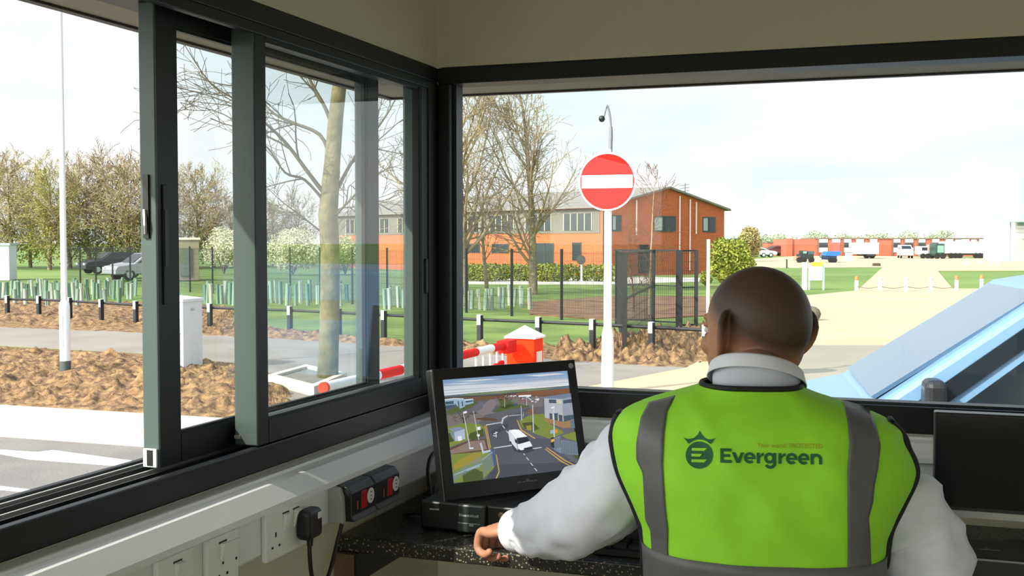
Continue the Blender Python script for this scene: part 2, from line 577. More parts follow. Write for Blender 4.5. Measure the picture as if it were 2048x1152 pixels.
struct('road_forecourt', MB().bb(-45, 45, -25, 9.9, -.06, -.012), ASPH)
patch('ground_lawn', [(-500, 560), (1600, 552), (1600, 700), (1300, 780), (-500, 720)], GRASS, -.04, .03)
patch('path_tarmac', [(-350, 641), (0, 654), (280, 665), (532, 675), (787, 690), (950, 703), (1084, 717), (1206, 724), (1380, 735), (1380, 800), (1130, 900), (700, 905), (560, 790), (465, 724), (280, 705), (0, 690), (-350, 672)], ASPH2, -.02)
patch('road_apron', [(1120, 960), (1128, 782), (1372, 735), (1424, 708), (1500, 716), (1640, 688), (1900, 760), (2400, 960)], CONC, -.008)
patch('road_crossing', [(1500, 700), (1560, 640), (2600, 640), (2700, 900), (1640, 900)], M('worn_tarmac', (140, 136, 120), 0.95, var=0.08, vscale=.5), -.006, .05)
patch('road_junction', [(1430, 690), (1440, 630), (1560, 596), (1700, 582), (1905, 577), (2700, 577), (2700, 685), (2040, 676), (1990, 640), (1910, 612), (1890, 690), (1600, 690)], CONC, -.004, .05)
patch('road_ahead', [(1712, 583), (1768, 532), (1874, 540), (1908, 580)], CONC, 0.0, .05)
patch('road_far', [(1440, 533), (1480, 520), (1620, 510), (1900, 514), (2050, 519), (2400, 522), (2400, 539), (1874, 541), (1768, 534), (1600, 535)], CONC, 0.01, .05)
patch('path_hedge', [(820, 557), (1210, 553), (1420, 556), (1420, 562), (1210, 568), (820, 567)], KERB, -.01, .04)
patch('ground_mulch', [(1050, 604), (1215, 592), (1424, 592), (1424, 630), (1235, 640), (1060, 628)], MULCH, -.01, .04)
struct('trim_kerb', MB().prism([(-40, 9.75, -.05), (-4.2, 9.75, -.05), (-4.2, 11.5, -.05), (-40, 11.5, -.05)], (0, 0, .07)), KERB)
patch('road_arrow', [(0, 899), (75, 904), (105, 900), (300, 926), (300, 936), (60, 918), (0, 907)], LINE, -.004, .006)
patch('road_line', [(-60, 965), (100, 983), (88, 987), (-60, 973)], LINE, -.004, .006)

def soil(name, far, near, nu, nv, amp, mat, z0=-.03, seed=0.0):
    """Broken soil between two edges measured on the photo; the clods are modelled."""
    f = [at(x, y, Z=0) for x, y in far]
    n = [at(x, y, Z=0) for x, y in near]
    def along(pl, t):
        t *= len(pl) - 1
        i = min(int(t), len(pl) - 2)
        return pl[i].lerp(pl[i + 1], t - i)
    rows = []
    for j in range(nv + 1):
        b = j / nv
        row = []
        for i in range(nu + 1):
            a = i / nu
            p = along(n, a).lerp(along(f, a), b)
            q = Vector((p.x + seed, p.y, 0))
            e = min(1, min(b, 1 - b) * 8, min(a, 1 - a) * 20)
            h = noise.fractal(q * 1.1, 1.0, 2.0, 4) * .55 + max(0, noise.noise(q * 3.1)) * .9 + max(0, noise.noise(q * 6.0)) * .9 + abs(noise.noise(q * 12.0)) * .4
            row.append((p.x, p.y, z0 + e * (.03 + amp * h)))
        rows.append(row)
    return struct(name, MB().grid(rows), mat, smooth=180)

soil('ground_soil_bed', [(-330, 672), (0, 690), (280, 705), (465, 722), (560, 748)], [(-330, 795), (0, 816), (280, 829), (465, 842), (640, 868)], 330, 90, .11, SOIL)
soil('ground_soil_verge', [(-330, 590), (0, 597), (280, 603), (470, 612), (500, 648)], [(-330, 641), (0, 654), (280, 665), (400, 669), (532, 676)], 220, 46, .14, SOIL, seed=9)
soil('ground_soil_edge', [(500, 650), (700, 672), (900, 688), (1000, 690), (1110, 688)], [(532, 675), (700, 684), (905, 699), (1000, 709), (1120, 719)], 220, 24, .10, SOIL, seed=21)
soil('ground_soil_heap', [(1110, 690), (1190, 690), (1240, 672), (1310, 660), (1440, 650)], [(1100, 719), (1190, 724), (1250, 727), (1330, 732), (1440, 726)], 160, 40, .26, SOIL, seed=33)
# ------------------------------------------------------------------ trees and hedges
BARK = M('grey_bark', (108, 100, 78), 0.95, rgb2=(138, 130, 100), vscale=9, bump=.4, bscale=30)
BARKG = M('olive_bark', (92, 88, 58), 0.95, rgb2=(124, 118, 82), vscale=6, bump=.4, bscale=30)
TWIG = M('brown_twigs', (112, 94, 70), 0.95, var=0.15, vscale=2)
TWIGL = M('olive_twigs', (140, 127, 94), 0.95, var=0.2, vscale=.5)
TWIGG = M('budding_twigs', (146, 140, 84), 0.95, var=0.2, vscale=.5)
LEAFY = M('yellow_green_leaves', (156, 160, 60), 0.8, rgb2=(104, 118, 38), vscale=1.5)
LEAFD = M('dark_green_leaves', (92, 98, 48), 0.9, rgb2=(128, 132, 70), vscale=1.0)
BLOSS = M('white_blossom', (226, 222, 196), 0.9, rgb2=(150, 156, 118), vscale=.8)

def grow(tr, cr, p, d, L, r, lvl, rnd, cfg):
    """One branch and its side branches."""
    segs = cfg['seg'][lvl]
    pts, rad = [p.copy()], [r]
    q, e = p.copy(), d.normalized()
    end = cfg['taper'][lvl]
    for i in range(segs):
        w = cfg['wob'][lvl]
        e = (e + Vector((rnd.uniform(-w, w), rnd.uniform(-w, w), rnd.uniform(-w, w) + cfg['up'][lvl]))).normalized()
        q = q + e * (L / segs)
        pts.append(q.copy())
        rad.append(max(cfg['rmin'], r * (1 - (1 - end) * (i + 1) / segs)))
    (tr if lvl == 0 else cr).tube(pts, rad, cfg['sides'][lvl], cap=False)
    side(tr, cr, pts, rad, L, lvl, rnd, cfg)

def side(tr, cr, pts, rad, L, lvl, rnd, cfg):
    if lvl >= cfg['levels']:
        return
    n = cfg['n'][lvl]
    for k in range(n):
        t = cfg['t0'][lvl] + (1 - cfg['t0'][lvl]) * (k + rnd.random()) / n
        x = t * (len(pts) - 1)
        i = min(int(x), len(pts) - 2)
        b = pts[i].lerp(pts[i + 1], x - i)
        dd = (pts[i + 1] - pts[i]).normalized()
        ax = dd.orthogonal().normalized()
        ax.rotate(Matrix.Rotation(rnd.uniform(0, 2 * math.pi), 3, dd))
        a = math.radians(rnd.uniform(*cfg['ang'][lvl]))
        nd = dd * math.cos(a) + ax * math.sin(a)
        rr = (rad[i] + (rad[i + 1] - rad[i]) * (x - i)) * cfg['rr'][lvl]
        grow(tr, cr, b, nd, L * cfg['lr'][lvl] * rnd.uniform(.6, 1.15) * (1.15 - cfg['cone'][lvl] * t), max(cfg['rmin'], rr), lvl + 1, rnd, cfg)

def cfg(**k):
    c = dict(levels=3, n=[13, 6, 5], t0=[.28, .2, .15], seg=[9, 5, 4, 3], wob=[.07, .16, .22, .25], up=[.04, .06, .04, .02],
             taper=[.15, .25, .4, .6], sides=[8, 5, 4, 3], ang=[(30, 60), (28, 60), (25, 65)], rr=[.5, .55, .6], lr=[.5, .5, .5], cone=[.6, .4, .3], rmin=.006)
    c.update(k)
    return c

def bare_tree(name, label, base, h, r, seed, c, bark, twig, group=None, lean=(0, 0)):
    t = thing(name, label, 'tree', base, group)
    rnd = random.Random(seed)
    tr, cr = MB(), MB()
    grow(tr, cr, Vector(base) - Vector((0, 0, .15)), Vector((lean[0], lean[1], 1)), h, r, 0, rnd, c)
    tr.build('trunk', bark, t, smooth=180)
    cr.build('branches', twig, t, smooth=180)
    return t

def leaves(mb, c, r, n, size, rnd, shell=.55):
    """n little leaf blades scattered through an ellipsoid."""
    for _ in range(n):
        d = Vector((rnd.gauss(0, 1), rnd.gauss(0, 1), rnd.gauss(0, 1))).normalized() * (shell + (1 - shell) * rnd.random() ** .6)
        p = Vector(c) + Vector((d.x * r[0], d.y * r[1], d.z * r[2]))
        a = Vector((rnd.uniform(-1, 1), rnd.uniform(-1, 1), rnd.uniform(-1, 1))).normalized()
        b = a.orthogonal().normalized()
        s = size * rnd.uniform(.6, 1.3)
        mb.add([p - a * s, p + b * s * .6, p + a * s, p - b * s * .6], [(0, 1, 2, 3)])

# the tree by the soil bed, just outside the sliding window
FT = at(655, 765, Z=0)
ft = thing('roadside_tree', 'tall bare tree with thick olive trunk beside the soil bed outside the sliding window', 'tree', FT)
rnd = random.Random(5)
tr, cr = MB(), MB()
fd = (FT - CC).dot(CF)
tp = [at(*q, D=fd) for q in ((654, 785), (657, 700), (660, 600), (660, 500), (656, 430), (664, 330), (672, 230), (684, 130), (700, 20), (712, -90), (718, -180))]
trr = [.165, .15, .145, .14, .145, .12, .11, .10, .085, .06, .03]
tr.tube(tp, trr, 14)
c = cfg(levels=2, n=[10, 7], t0=[.2, .15], seg=[6, 5, 4], wob=[.1, .16, .2], up=[0, 0.02, .01], sides=[6, 4, 3], ang=[(25, 60), (25, 60)], rr=[.55, .6], lr=[.42, .5], cone=[.3, .3], rmin=.0042, taper=[.3, .4, .6])
mains = [(((655, 395), (620, 350), (575, 290), (535, 250), (480, 205), (420, 165), (366, 85)), .05, -.8),
         (((662, 320), (640, 270), (585, 245), (545, 225), (500, 180), (440, 168), (370, 150)), .045, .5),
         (((668, 260), (650, 215), (625, 170), (600, 120), (560, 60), (520, 0)), .05, .2),
         (((655, 420), (700, 330), (745, 270), (790, 200), (815, 120)), .045, .6),
         (((658, 445), (700, 400), (750, 350), (800, 330)), .035, -.6),
         (((655, 410), (610, 360), (570, 345), (530, 290), (450, 230), (360, 205)), .035, -1.2),
         (((650, 470), (600, 430), (560, 400), (520, 360)), .022, -.5),
         (((676, 190), (720, 130), (770, 60), (800, -20)), .045, .4),
         (((680, 150), (640, 80), (610, 0), (590, -80)), .045, -.4),
         (((655, 430), (690, 410), (700, 370), (735, 400), (800, 380)), .02, .9)]
for q, r, dz in mains:
    pts = crom([at(*a, D=fd + dz * i / len(q)) for i, a in enumerate(q)], 4)
    rad = [max(.005, .72 * r * (1 - .88 * i / (len(pts) - 1))) for i in range(len(pts))]
    cr.tube(pts, rad, 6, cap=False)
    L = sum((b - a).length for a, b in zip(pts, pts[1:]))
    side(tr, cr, pts, rad, L, 0, rnd, c)
tr.build('trunk', BARKG, ft, smooth=180)
cr.build('branches', M('branch_bark', (84, 78, 60), .95, var=.15, vscale=3), ft, smooth=180)

# two tall trees on the lawn before the brick building
c = cfg(levels=3, n=[24, 10, 7], t0=[.12, .12, .1], ang=[(20, 50), (25, 60), (25, 65)], lr=[.50, .42, .45], cone=[.62, .3, .3], rmin=.009, up=[.03, .12, .06, .02], rr=[.42, .5, .6])
b = gnd(1066, 46)
bare_tree('lawn_tree', 'slender bare tree on the lawn before the orange brick wall', b, 8.6, .20, 11, c, BARK, TWIGL, 'bare trees before the brick building')
b = gnd(925, 44)
bare_tree('lawn_tree', 'broad bare tree cut by the window corner, before the brick building', b, 8.6, .24, 23, cfg(levels=3, n=[26, 11, 7], t0=[.14, .12, .1], lr=[.55, .42, .45], cone=[.5, .3, .3], rmin=.009, up=[.03, .10, .05, .02], rr=[.42, .5, .6]), BARK, TWIGL, 'bare trees before the brick building', lean=(-.05, 0))
b = gnd(975, 45)
bare_tree('young_tree', 'young slim tree between the two tall lawn trees', b, 4.6, .10, 31, cfg(levels=2, n=[16, 6], t0=[.3, .2], lr=[.35, .4], rmin=.009, rr=[.3, .5]), BARK, TWIG)
b = gnd(1300, 33)
bare_tree('birch_sapling', 'thin bare sapling behind the mesh gates, before the brick gable', b, 4.3, .035, 41, cfg(levels=2, n=[26, 7], t0=[.2, .15], lr=[.34, .42], cone=[.75, .3], ang=[(35, 60), (30, 60)], rmin=.006, rr=[.4, .6], wob=[.04, .12, .2, .2]), M('pale_birch', (160, 140, 108), .9, var=.1), M('rusty_twigs', (104, 66, 44), .95, var=.1))
b = gnd(1268, 34)
bare_tree('birch_sapling', 'short rusty bare sapling just behind the no-entry pole', b, 3.0, .03, 47, cfg(levels=2, n=[20, 6], t0=[.2, .15], lr=[.34, .42], cone=[.75, .3], ang=[(35, 60), (30, 60)], rmin=.006, rr=[.4, .6], wob=[.05, .12, .2, .2]), M('rusty_twigs'), M('rusty_twigs'))

# woodland on the far side of the field
wood = cfg(levels=3, n=[20, 11, 8], t0=[.08, .1, .1], ang=[(25, 60), (25, 60), (25, 65)], lr=[.55, .45, .5], cone=[.45, .3, .3], rmin=.014, up=[.02, .06, .04, .02], rr=[.45, .5, .6], sides=[6, 4, 3, 3], seg=[7, 4, 3, 2], wob=[.1, .18, .25, .3])
protos = []
for i, (tw, lab) in enumerate(((TWIGL, 'brownish'), (TWIGG, 'greenish'), (TWIG, 'dark'))):
    t = thing('woodland_tree', 'x', 'tree', (0, 0, 0), 'woodland trees beyond the field')
    rnd = random.Random(70 + i)
    tr, cr = MB(), MB()
    grow(tr, cr, Vector((0, 0, -.1)), Vector((0, 0, 1)), 6.4, .16, 0, rnd, wood)
    tr.build('trunk', BARK, t, smooth=180)
    cr.build('branches', tw, t)
    under = MB()
    leaves(under, (0, 0, 1.9), (1.9, 1.9, 1.7), 700, .10, rnd, .2)
    bud = MB()
    leaves(bud, (0, 0, 4.0), (2.3, 2.3, 2.2), 1500, .055, rnd, .1)
    bud.build('buds', [M('buds_olive', (172, 156, 110), .95, var=.15, vscale=1), M('buds_green', (164, 158, 84), .95, var=.15, vscale=1), M('buds_brown', (146, 126, 94), .95, var=.15, vscale=1)][i], t)
    under.build('ivy', LEAFD if i != 1 else M('fresh_buds', (146, 146, 62), .9, var=.2, vscale=1), t)
    protos.append([t, False])
WT = [(-160, 92, 1.05, 0), (-90, 90, .95, 2), (-30, 92, 1.0, 0), (22, 88, 1.05, 0), (60, 94, .92, 1), (98, 86, .95, 1), (140, 92, .95, 1), (178, 88, 1.0, 0), (215, 91, 1.02, 2), (252, 87, 1.0, 0), (292, 90, .95, 2),
      (345, 93, .9, 0), (390, 90, .95, 0), (428, 96, .75, 2), (462, 98, .7, 0), (505, 98, .7, 2), (545, 100, .65, 0), (590, 99, .7, 2)]
lab = ['woodland tree {} across the field', '']
where = ['beyond the frame edge', 'at the edge of the wood', 'behind the white hut, pale crown', 'above the white hut', 'next to the white hut, greenish crown', 'just before the lamp post, greenish crown', 'just past the lamp post, greenish crown', 'above the dark parked car', 'above the silver parked estate car',
         'beside the sash edge, tall crown', 'hidden behind the window stile', 'above the small concrete hut', 'behind the small concrete hut, pale crown', 'above the white blossom, low and dark', 'seen at the middle post of the window', 'behind the post of the sash, dark', 'low on the skyline over the long blossom hedge', 'beside the roadside tree trunk on the skyline']
for (px, dep, s, k), wh in zip(WT, where):
    l = 'bare woodland tree ' + wh
    q = gnd(px, dep)
    if not protos[k][1]:
        protos[k][1] = True
        o = protos[k][0]
        o.location, o.scale, o['label'] = q, (s * 1.1,) * 3, l
    else:
        dup(protos[k][0], q, px * .37, s * 1.1, l)

def shrub(name, label, base, r, n, size, mat, seed, cat='shrub', stem=TWIG, shell=.4):
    t = thing(name, label, cat, base)
    rnd = random.Random(seed)
    st, lf = MB(), MB()
    for k in range(9):
        a = rnd.uniform(0, 6.28)
        st.tube([Vector(base), Vector(base) + Vector((math.cos(a) * r[0] * .3, math.sin(a) * r[1] * .3, r[2] * .8)), Vector(base) + Vector((math.cos(a) * r[0] * .55, math.sin(a) * r[1] * .55, r[2] * 1.6))], [.05, .03, .012], 5)
    st.build('stems', stem, t)
    for k in range(14):
        d = Vector((rnd.gauss(0, 1), rnd.gauss(0, 1), rnd.gauss(0, 1))).normalized()
        cc = Vector(base) + Vector((d.x * r[0] * .55, d.y * r[1] * .55, r[2] * (1 + .5 * d.z)))
        leaves(lf, cc, (r[0] * .48, r[1] * .48, r[2] * .48), n // 14, size, rnd, shell)
    lf.build('foliage', mat, t)
    return t

shrub('blossom_bush', 'white flowering bush beside the small concrete hut', gnd(447, 74), (1.5, 1.5, 1.6), 5000, .07, BLOSS, 3)
shrub('blossom_bush', 'long white flowering hedge seen through the double glazing, before the trunk', gnd(585, 72), (2.1, 1.5, 1.6), 7000, .07, BLOSS, 4)
shrub('blossom_bush', 'white flowering bush just past the roadside tree trunk', gnd(690, 74), (1.5, 1.5, 1.3), 4200, .07, M('blossom_mixed', (190, 196, 150), .9, rgb2=(130, 140, 90), vscale=.8), 6)
shrub('evergreen_bush', 'yellow-green leafy bush at the end of the brick gable', gnd(1463, 52), (1.15, 1.1, 1.25), 6500, .075, LEAFY, 8)
shrub('small_bush', 'small yellow flowering bush at the foot of the gable wall', gnd(1412, 54), (.35, .35, .38), 700, .05, LEAFY, 9)
shrub('round_tree', 'hazy olive round tree behind the yellow-green bush', gnd(1498, 120), (1.5, 1.5, 1.9), 4200, .14, M('hazy_olive', (150, 142, 88), .9, rgb2=(176, 160, 110), vscale=.5), 10, cat='tree')  # leaf tones lightened to carry the distance haze
for i, (px, w, mt, lb) in enumerate(((925, 1.9, 'hedge_green', 'clipped low hedge under the brick wall at the window corner'), (1030, 2.6, 'hedge_green', 'clipped low hedge under the brick wall behind the slender tree'), (1150, 2.4, 'hedge_green', 'clipped low hedge under the brick wall behind the small round sign'))):
    q = gnd(px, 61)
    t = thing('hedge', lb, 'hedge', q, 'low hedges along the brick wall')
    rnd = random.Random(90 + i)
    h = MB()
    for k in range(int(w * 7)):
        cx = -w + 2 * w * k / (w * 7 - 1)
        leaves(h, q + Vector((cx, -.2 * cx + rnd.uniform(-.2, .2), .45)), (.5, .5, .48), 240, .07, rnd, .5)
    h.build('foliage', M('hedge_green', (88, 104, 34), .9, rgb2=(122, 130, 48), vscale=.7), t)
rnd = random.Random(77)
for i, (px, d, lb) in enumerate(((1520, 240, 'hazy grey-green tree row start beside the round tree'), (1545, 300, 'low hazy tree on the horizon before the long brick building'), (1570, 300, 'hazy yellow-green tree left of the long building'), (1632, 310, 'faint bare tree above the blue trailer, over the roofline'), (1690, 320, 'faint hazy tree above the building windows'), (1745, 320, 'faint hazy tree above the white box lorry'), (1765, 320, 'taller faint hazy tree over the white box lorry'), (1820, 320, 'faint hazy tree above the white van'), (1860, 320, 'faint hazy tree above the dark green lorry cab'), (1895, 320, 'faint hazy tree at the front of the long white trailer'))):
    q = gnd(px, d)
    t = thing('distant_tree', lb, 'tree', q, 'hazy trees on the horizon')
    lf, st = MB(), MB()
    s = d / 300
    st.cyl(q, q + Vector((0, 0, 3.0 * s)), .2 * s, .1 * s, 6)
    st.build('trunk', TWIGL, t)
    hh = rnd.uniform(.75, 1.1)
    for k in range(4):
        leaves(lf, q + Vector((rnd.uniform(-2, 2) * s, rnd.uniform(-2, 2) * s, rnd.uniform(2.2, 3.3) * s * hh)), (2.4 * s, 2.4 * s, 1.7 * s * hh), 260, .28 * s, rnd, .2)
    lf.build('foliage', M('hazed_foliage', (172, 184, 150), .95, rgb2=(150, 164, 132), vscale=.1), t)  # haze of the distance is put into these pale leaf colours
# ------------------------------------------------------------------ street furniture and fences
WHITE = M('white_paint', (224, 228, 230), 0.5, var=0.02)
GALV = M('pale_grey_steel', (176, 188, 194), 0.5, 0.1, var=0.03)
DARK = M('dark_steel', (30, 32, 33), 0.6, var=0.1)
RED = M('signal_red', (214, 26, 20), 0.75, spec=0.15)
SIGNW = M('sign_white', (240, 240, 240), 0.4)
RUB = M('tyre_rubber', (22, 22, 23), 0.8)
CARGL = M('car_glass', (26, 34, 40), 0.1, spec=0.8)
DEP = lambda y, z=0.0: FPX * (EYE - z) / (y - 483)

p = at(131, 745, Z=0)
t = thing('lamp_post', 'tall white lamp post standing in the soil bed seen through the open window', 'lamp post', p)
MB().lathe(p, [(.085, -.2), (.085, .19)], 20).build('painted_foot', M('grey_green_paint', (70, 82, 80), .6), t, smooth=40)
MB().lathe(p, [(.083, .19), (.083, 1.05), (.075, 1.12), (.05, 1.16)], 20).build('base_section', WHITE, t, smooth=40)
MB().bb(p.x - .03, p.x + .03, p.y - .087, p.y - .08, .42, .92).build('access_door', M('white_paint_door', (210, 216, 220), .5), t)
MB().lathe(p, [(.05, 1.15), (.044, 4.0), (.034, 7.8)], 16).build('shaft', WHITE, t, smooth=40)
lb = MB().tube(crom([p + Vector((0, 0, 7.75)), p + Vector((.1, -.1, 7.95)), p + Vector((.6, -.5, 8.05))], 5), .03, 8)
lb.build('bracket', GALV, t, smooth=60)
MB().box(p + Vector((.85, -.72, 8.05)), (.6, .22, .11), -.7).build('lantern', GALV, t, bevel=.02)

p = gnd(364, 18.55)
p = Vector((p.x - .25, p.y + .27, 0))
t = thing('utility_cabinet', 'white metal utility cabinet standing at the edge of the soil bed beyond the sash', 'cabinet', p)
MB().box(p + Vector((0, 0, .53)), (.50, .54, 1.16)).build('body', WHITE, t, bevel=.006)
MB().prism([p + Vector((-.27, -.29, 1.11)), p + Vector((.27, -.29, 1.11)), p + Vector((.27, -.29, 1.16)), p + Vector((-.27, -.29, 1.20))], (0, .58, 0)).build('roof', WHITE, t, bevel=.005)
MB().box(p + Vector((0, -.272, .56)), (.44, .012, .98)).build('door', WHITE, t, bevel=.003)
MB().cyl(p + Vector((.2, -.278, .6)), p + Vector((.2, -.295, .6)), .015, n=10).build('lock', GALV, t)
MB().ell(p + Vector((.251, .0, .98)), (.003, .07, .025), n=14).build('badge', GALV, t)

cs = [at(*q, Z=.1) for q in ((536, 752), (612, 731), (694, 748), (628, 776))]
ctr = sum(cs, Vector()) / 4
t = thing('access_chamber', 'low pale concrete chamber frame in the soil beside the roadside tree', 'manhole', Vector((ctr.x, ctr.y, 0)))
mb = MB()
inn = [ctr.lerp(c, .8) for c in cs]
for i in range(4):
    j = (i + 1) % 4
    mb.prism([cs[i] + Vector((0, 0, -.3)), cs[j] + Vector((0, 0, -.3)), inn[j] + Vector((0, 0, -.3)), inn[i] + Vector((0, 0, -.3))], (0, 0, .32))
mb.build('frame', KERB, t)
MB().prism([q + Vector((0, 0, -.2)) for q in inn], (0, 0, .18)).build('cover', M('grey_cover', (120, 120, 112), .9, var=.1), t)

# knee rail along the verge
KR = [(-60, 628), (15, 632), (78, 633), (140, 637), (203, 642), (272, 647), (345, 650), (420, 654), (500, 657), (580, 661), (678, 667), (768, 673), (865, 679), (960, 685), (1077, 691), (1185, 697), (1303, 705), (1411, 712), (1525, 719)]
kp = [at(x, y, Z=0) for x, y in KR]
t = thing('knee_rail_fence', 'low black knee rail with white-capped posts running along the grass verge', 'fence', kp[9])
for i, q in enumerate(kp):
    dr = (kp[min(i + 1, len(kp) - 1)] - kp[max(i - 1, 0)])
    a = math.atan2(dr.y, dr.x)
    o = MB().box(q + Vector((0, 0, .14)), (.10, .10, .86), a).build('post', DARK, t, bevel=.006)
    fwd = Vector((math.sin(a), -math.cos(a), 0))
    cap = MB().box(q + fwd * .052 + Vector((0, 0, .47)), (.085, .008, .2), a).box(q + Vector((0, 0, .575)) + fwd * .012, (.085, .085, .012), a)
    cap.box(q + Vector((-math.cos(a), -math.sin(a), 0)) * .052 + Vector((0, 0, .47)), (.008, .085, .2), a)
    cap.build('white_reflector', WHITE, o)
MB().tube([q + Vector((0, 0, .47)) + Vector((.3, .95, 0)) * .075 for q in kp], .032, 8).build('rail', DARK, t, smooth=60)

# tall mesh fence and gates
def wires(a, b, h, name, parent, step=.06, w=.0055):
    m = MB()
    d = b - a
    L = d.length
    n = int(L / step)
    for i in range(1, n):
        q = a + d * (i / n)
        m.box(q + Vector((0, 0, .08 + h / 2)), (w, w, h - .1), math.atan2(d.y, d.x))
    for z in [.1 + k * (h - .12) / 8 for k in range(9)]:
        m.box(a + d * .5 + Vector((0, 0, z)), (L, w, w * 1.3), math.atan2(d.y, d.x))
    return m.build(name, M('mesh_wire', (38, 40, 40), .6), parent)

f0, f3 = at(933, 623, Z=0), at(1233, 645, Z=0)
fdir = (f3 - f0) / 3
fp = [f0 + fdir * k for k in range(-16, 4)]
t = thing('mesh_fence', 'tall dark wire mesh fence on slim posts crossing the lawn', 'fence', fp[16])
for q in fp:
    MB().box(q + Vector((0, 0, .92)), (.07, .07, 1.95), .6).build('post', DARK, t)
for a, b in zip(fp, fp[1:]):
    wires(a, b, 1.8, 'mesh_panel', t)
gp = [at(1249, 702, Z=0), gnd(1307, 28.6), gnd(1356, 28.1), gnd(1393, 27.4), gnd(1362, 27.2)]
t = thing('mesh_gate', 'dark mesh gate screens beside the no-entry pole, before the brick gable', 'gate', gp[1])
for q in gp:
    MB().box(q + Vector((0, 0, .92)), (.09, .09, 1.95), .2).build('post', DARK, t)
for a, b in ((gp[0], gp[1]), (gp[1], gp[2]), (gp[4], gp[3]), (fp[-1], gp[1]), (fp[-1], gp[0])):
    o = wires(a, b, 1.85, 'mesh_panel', t, .16 if a is gp[0] else .055, .006)
    d = b - a
    an = math.atan2(d.y, d.x)
    MB().box(a + d * .5 + Vector((0, 0, 1.88)), (d.length, .04, .04), an).box(a + d * .5 + Vector((0, 0, .1)), (d.length, .04, .04), an).box(a + d * .5 + Vector((0, 0, 1.0)), (d.length, .03, .03), an).build('panel_frame', DARK, o)

# plastic tree shelters, one proto copied
TUBE = [M('shelter_plastic', (132, 158, 142), .5, var=.05, vscale=2), M('shelter_pale', (166, 180, 164), .5), M('shelter_green', (106, 138, 118), .5)]
rnd = random.Random(12)
sh = []
for i, mt in enumerate(TUBE):
    m = MB().lathe((0, 0, 0), [(.060, -.05), (.060, .62), (.066, .63), (.052, .63), (.052, .5)], 10)
    m.box((.075, 0, .28), (.025, .025, .72))
    sh.append([m, mt, None])
def shelter(q, s, i, label, group):
    if sh[i][2] is None:
        sh[i][2] = tag(sh[i][0].build('tree_shelter', sh[i][1], smooth=40), label, 'tree guard', group)
        o = sh[i][2]
    else:
        o = sh[i][2].copy()
        COL.objects.link(o)
    o.location, o.scale, o.rotation_euler = q, (1, 1, s), (rnd.uniform(-.08, .08), rnd.uniform(-.08, .08), rnd.uniform(0, 6))
    tag(o, label, 'tree guard', group)
LA = 'pale green plastic tree shelter in the strip beyond the knee rail, by the lamp post'
LB = 'pale green plastic tree shelter behind the double glazing, near the roadside tree'
LC = 'pale plastic tree shelter standing in the strip before the two lawn trees'
LD = 'plastic tree shelter on the bare soil directly behind the knee rail posts'
for k in range(46):
    shelter(at(-20 + 296 * (k + rnd.random()) / 46, rnd.uniform(587, 598), Z=0), rnd.uniform(.8, 1.1), k % 3, LA, 'tree shelters behind the open window')
for k in range(12):
    shelter(at(20 + 230 * (k + rnd.random()) / 12, rnd.uniform(604, 618), Z=0), rnd.uniform(.7, .95), k % 3, LD, 'tree shelters on the soil by the knee rail')
for k in range(34):
    shelter(at(405 + 290 * (k + rnd.random()) / 34, rnd.uniform(602, 610), Z=0), rnd.uniform(.9, 1.2), (k + 2) % 3, LB, 'tree shelters behind the double glazing')
for k in range(30):
    shelter(at(760 + 302 * (k + rnd.random()) / 30, rnd.uniform(608, 618), Z=0), rnd.uniform(.85, 1.1), k % 2, LC, 'tree shelters before the lawn trees')

# no-entry sign on its column
p = gnd(1216, 15.87)
t = thing('no_entry_sign', 'white column carrying a round red no-entry sign with a dome camera on top', 'road sign', p)
zz = lambda y, d=15.87: EYE - (y - 483) * d / FPX
MB().lathe(p, [(.088, -.1), (.085, zz(700)), (.08, zz(668)), (.058, zz(655))], 24).build('base_section', WHITE, t, smooth=40)
MB().lathe(p, [(.058, zz(660)), (.054, zz(500)), (.05, zz(300))], 20).build('shaft', WHITE, t, smooth=40)
dn = (CC - p)
dn.z = 0
dn = dn.normalized()
dn.rotate(Matrix.Rotation(-.22, 3, 'Z'))
dc = Vector((p.x, p.y, zz(364))) + dn * .075
dr_ = Vector((-dn.y, dn.x, 0))
s = MB().lathe(dc - dn * .006, [(.405, 0), (.405, .004), (.398, .006)], 64, 0, dn).build('sign_plate', SIGNW, t, smooth=30)
MB().lathe(dc, [(.382, 0), (.382, .003)], 64, 0, dn).build('red_disc', RED, s)
br = MB().add([dc + dn * .004 + dr_ * x + Vector((0, 0, z)) for x, z in ((-.352, -.09), (.352, -.09), (.36, -.082), (.36, .082), (.352, .09), (-.352, .09), (-.36, .082), (-.36, -.082))] + [dc + dn * .0005 + dr_ * x + Vector((0, 0, z)) for x, z in ((-.36, -.09), (.36, -.09), (.36, .09), (-.36, .09))], [(0, 1, 2, 3, 4, 5, 6, 7)])
br.build('white_bar', SIGNW, s)
for z in (-.2, .2):
    MB().box(dc - dn * .04 + Vector((0, 0, z)), (.3, .03, .05), math.atan2(dr_.y, dr_.x)).build('clamp', GALV, t)
pm = Vector((p.x, p.y, 0))
cz = lambda x, y: Vector((pm.x, pm.y, 0)) + CR * ((x - 1217) * 15.87 / FPX) + Vector((0, 0, zz(y)))
MB().tube([cz(1221, 310), cz(1222, 275), cz(1222, 255)], [.028, .028, .024], 10).build('mast', M('mast_grey', (120, 124, 128), .5, .3), t, smooth=60)
MB().tube(crom([cz(1222, 258), cz(1221, 240), cz(1218, 222), cz(1214, 212), cz(1211, 222), cz(1208, 234)], 4), .014, 8).build('swan_neck', M('mast_grey'), t, smooth=60)
MB().tube([cz(1221, 248), cz(1218, 228), cz(1215, 214)], .010, 6).build('stay', M('mast_grey'), t)
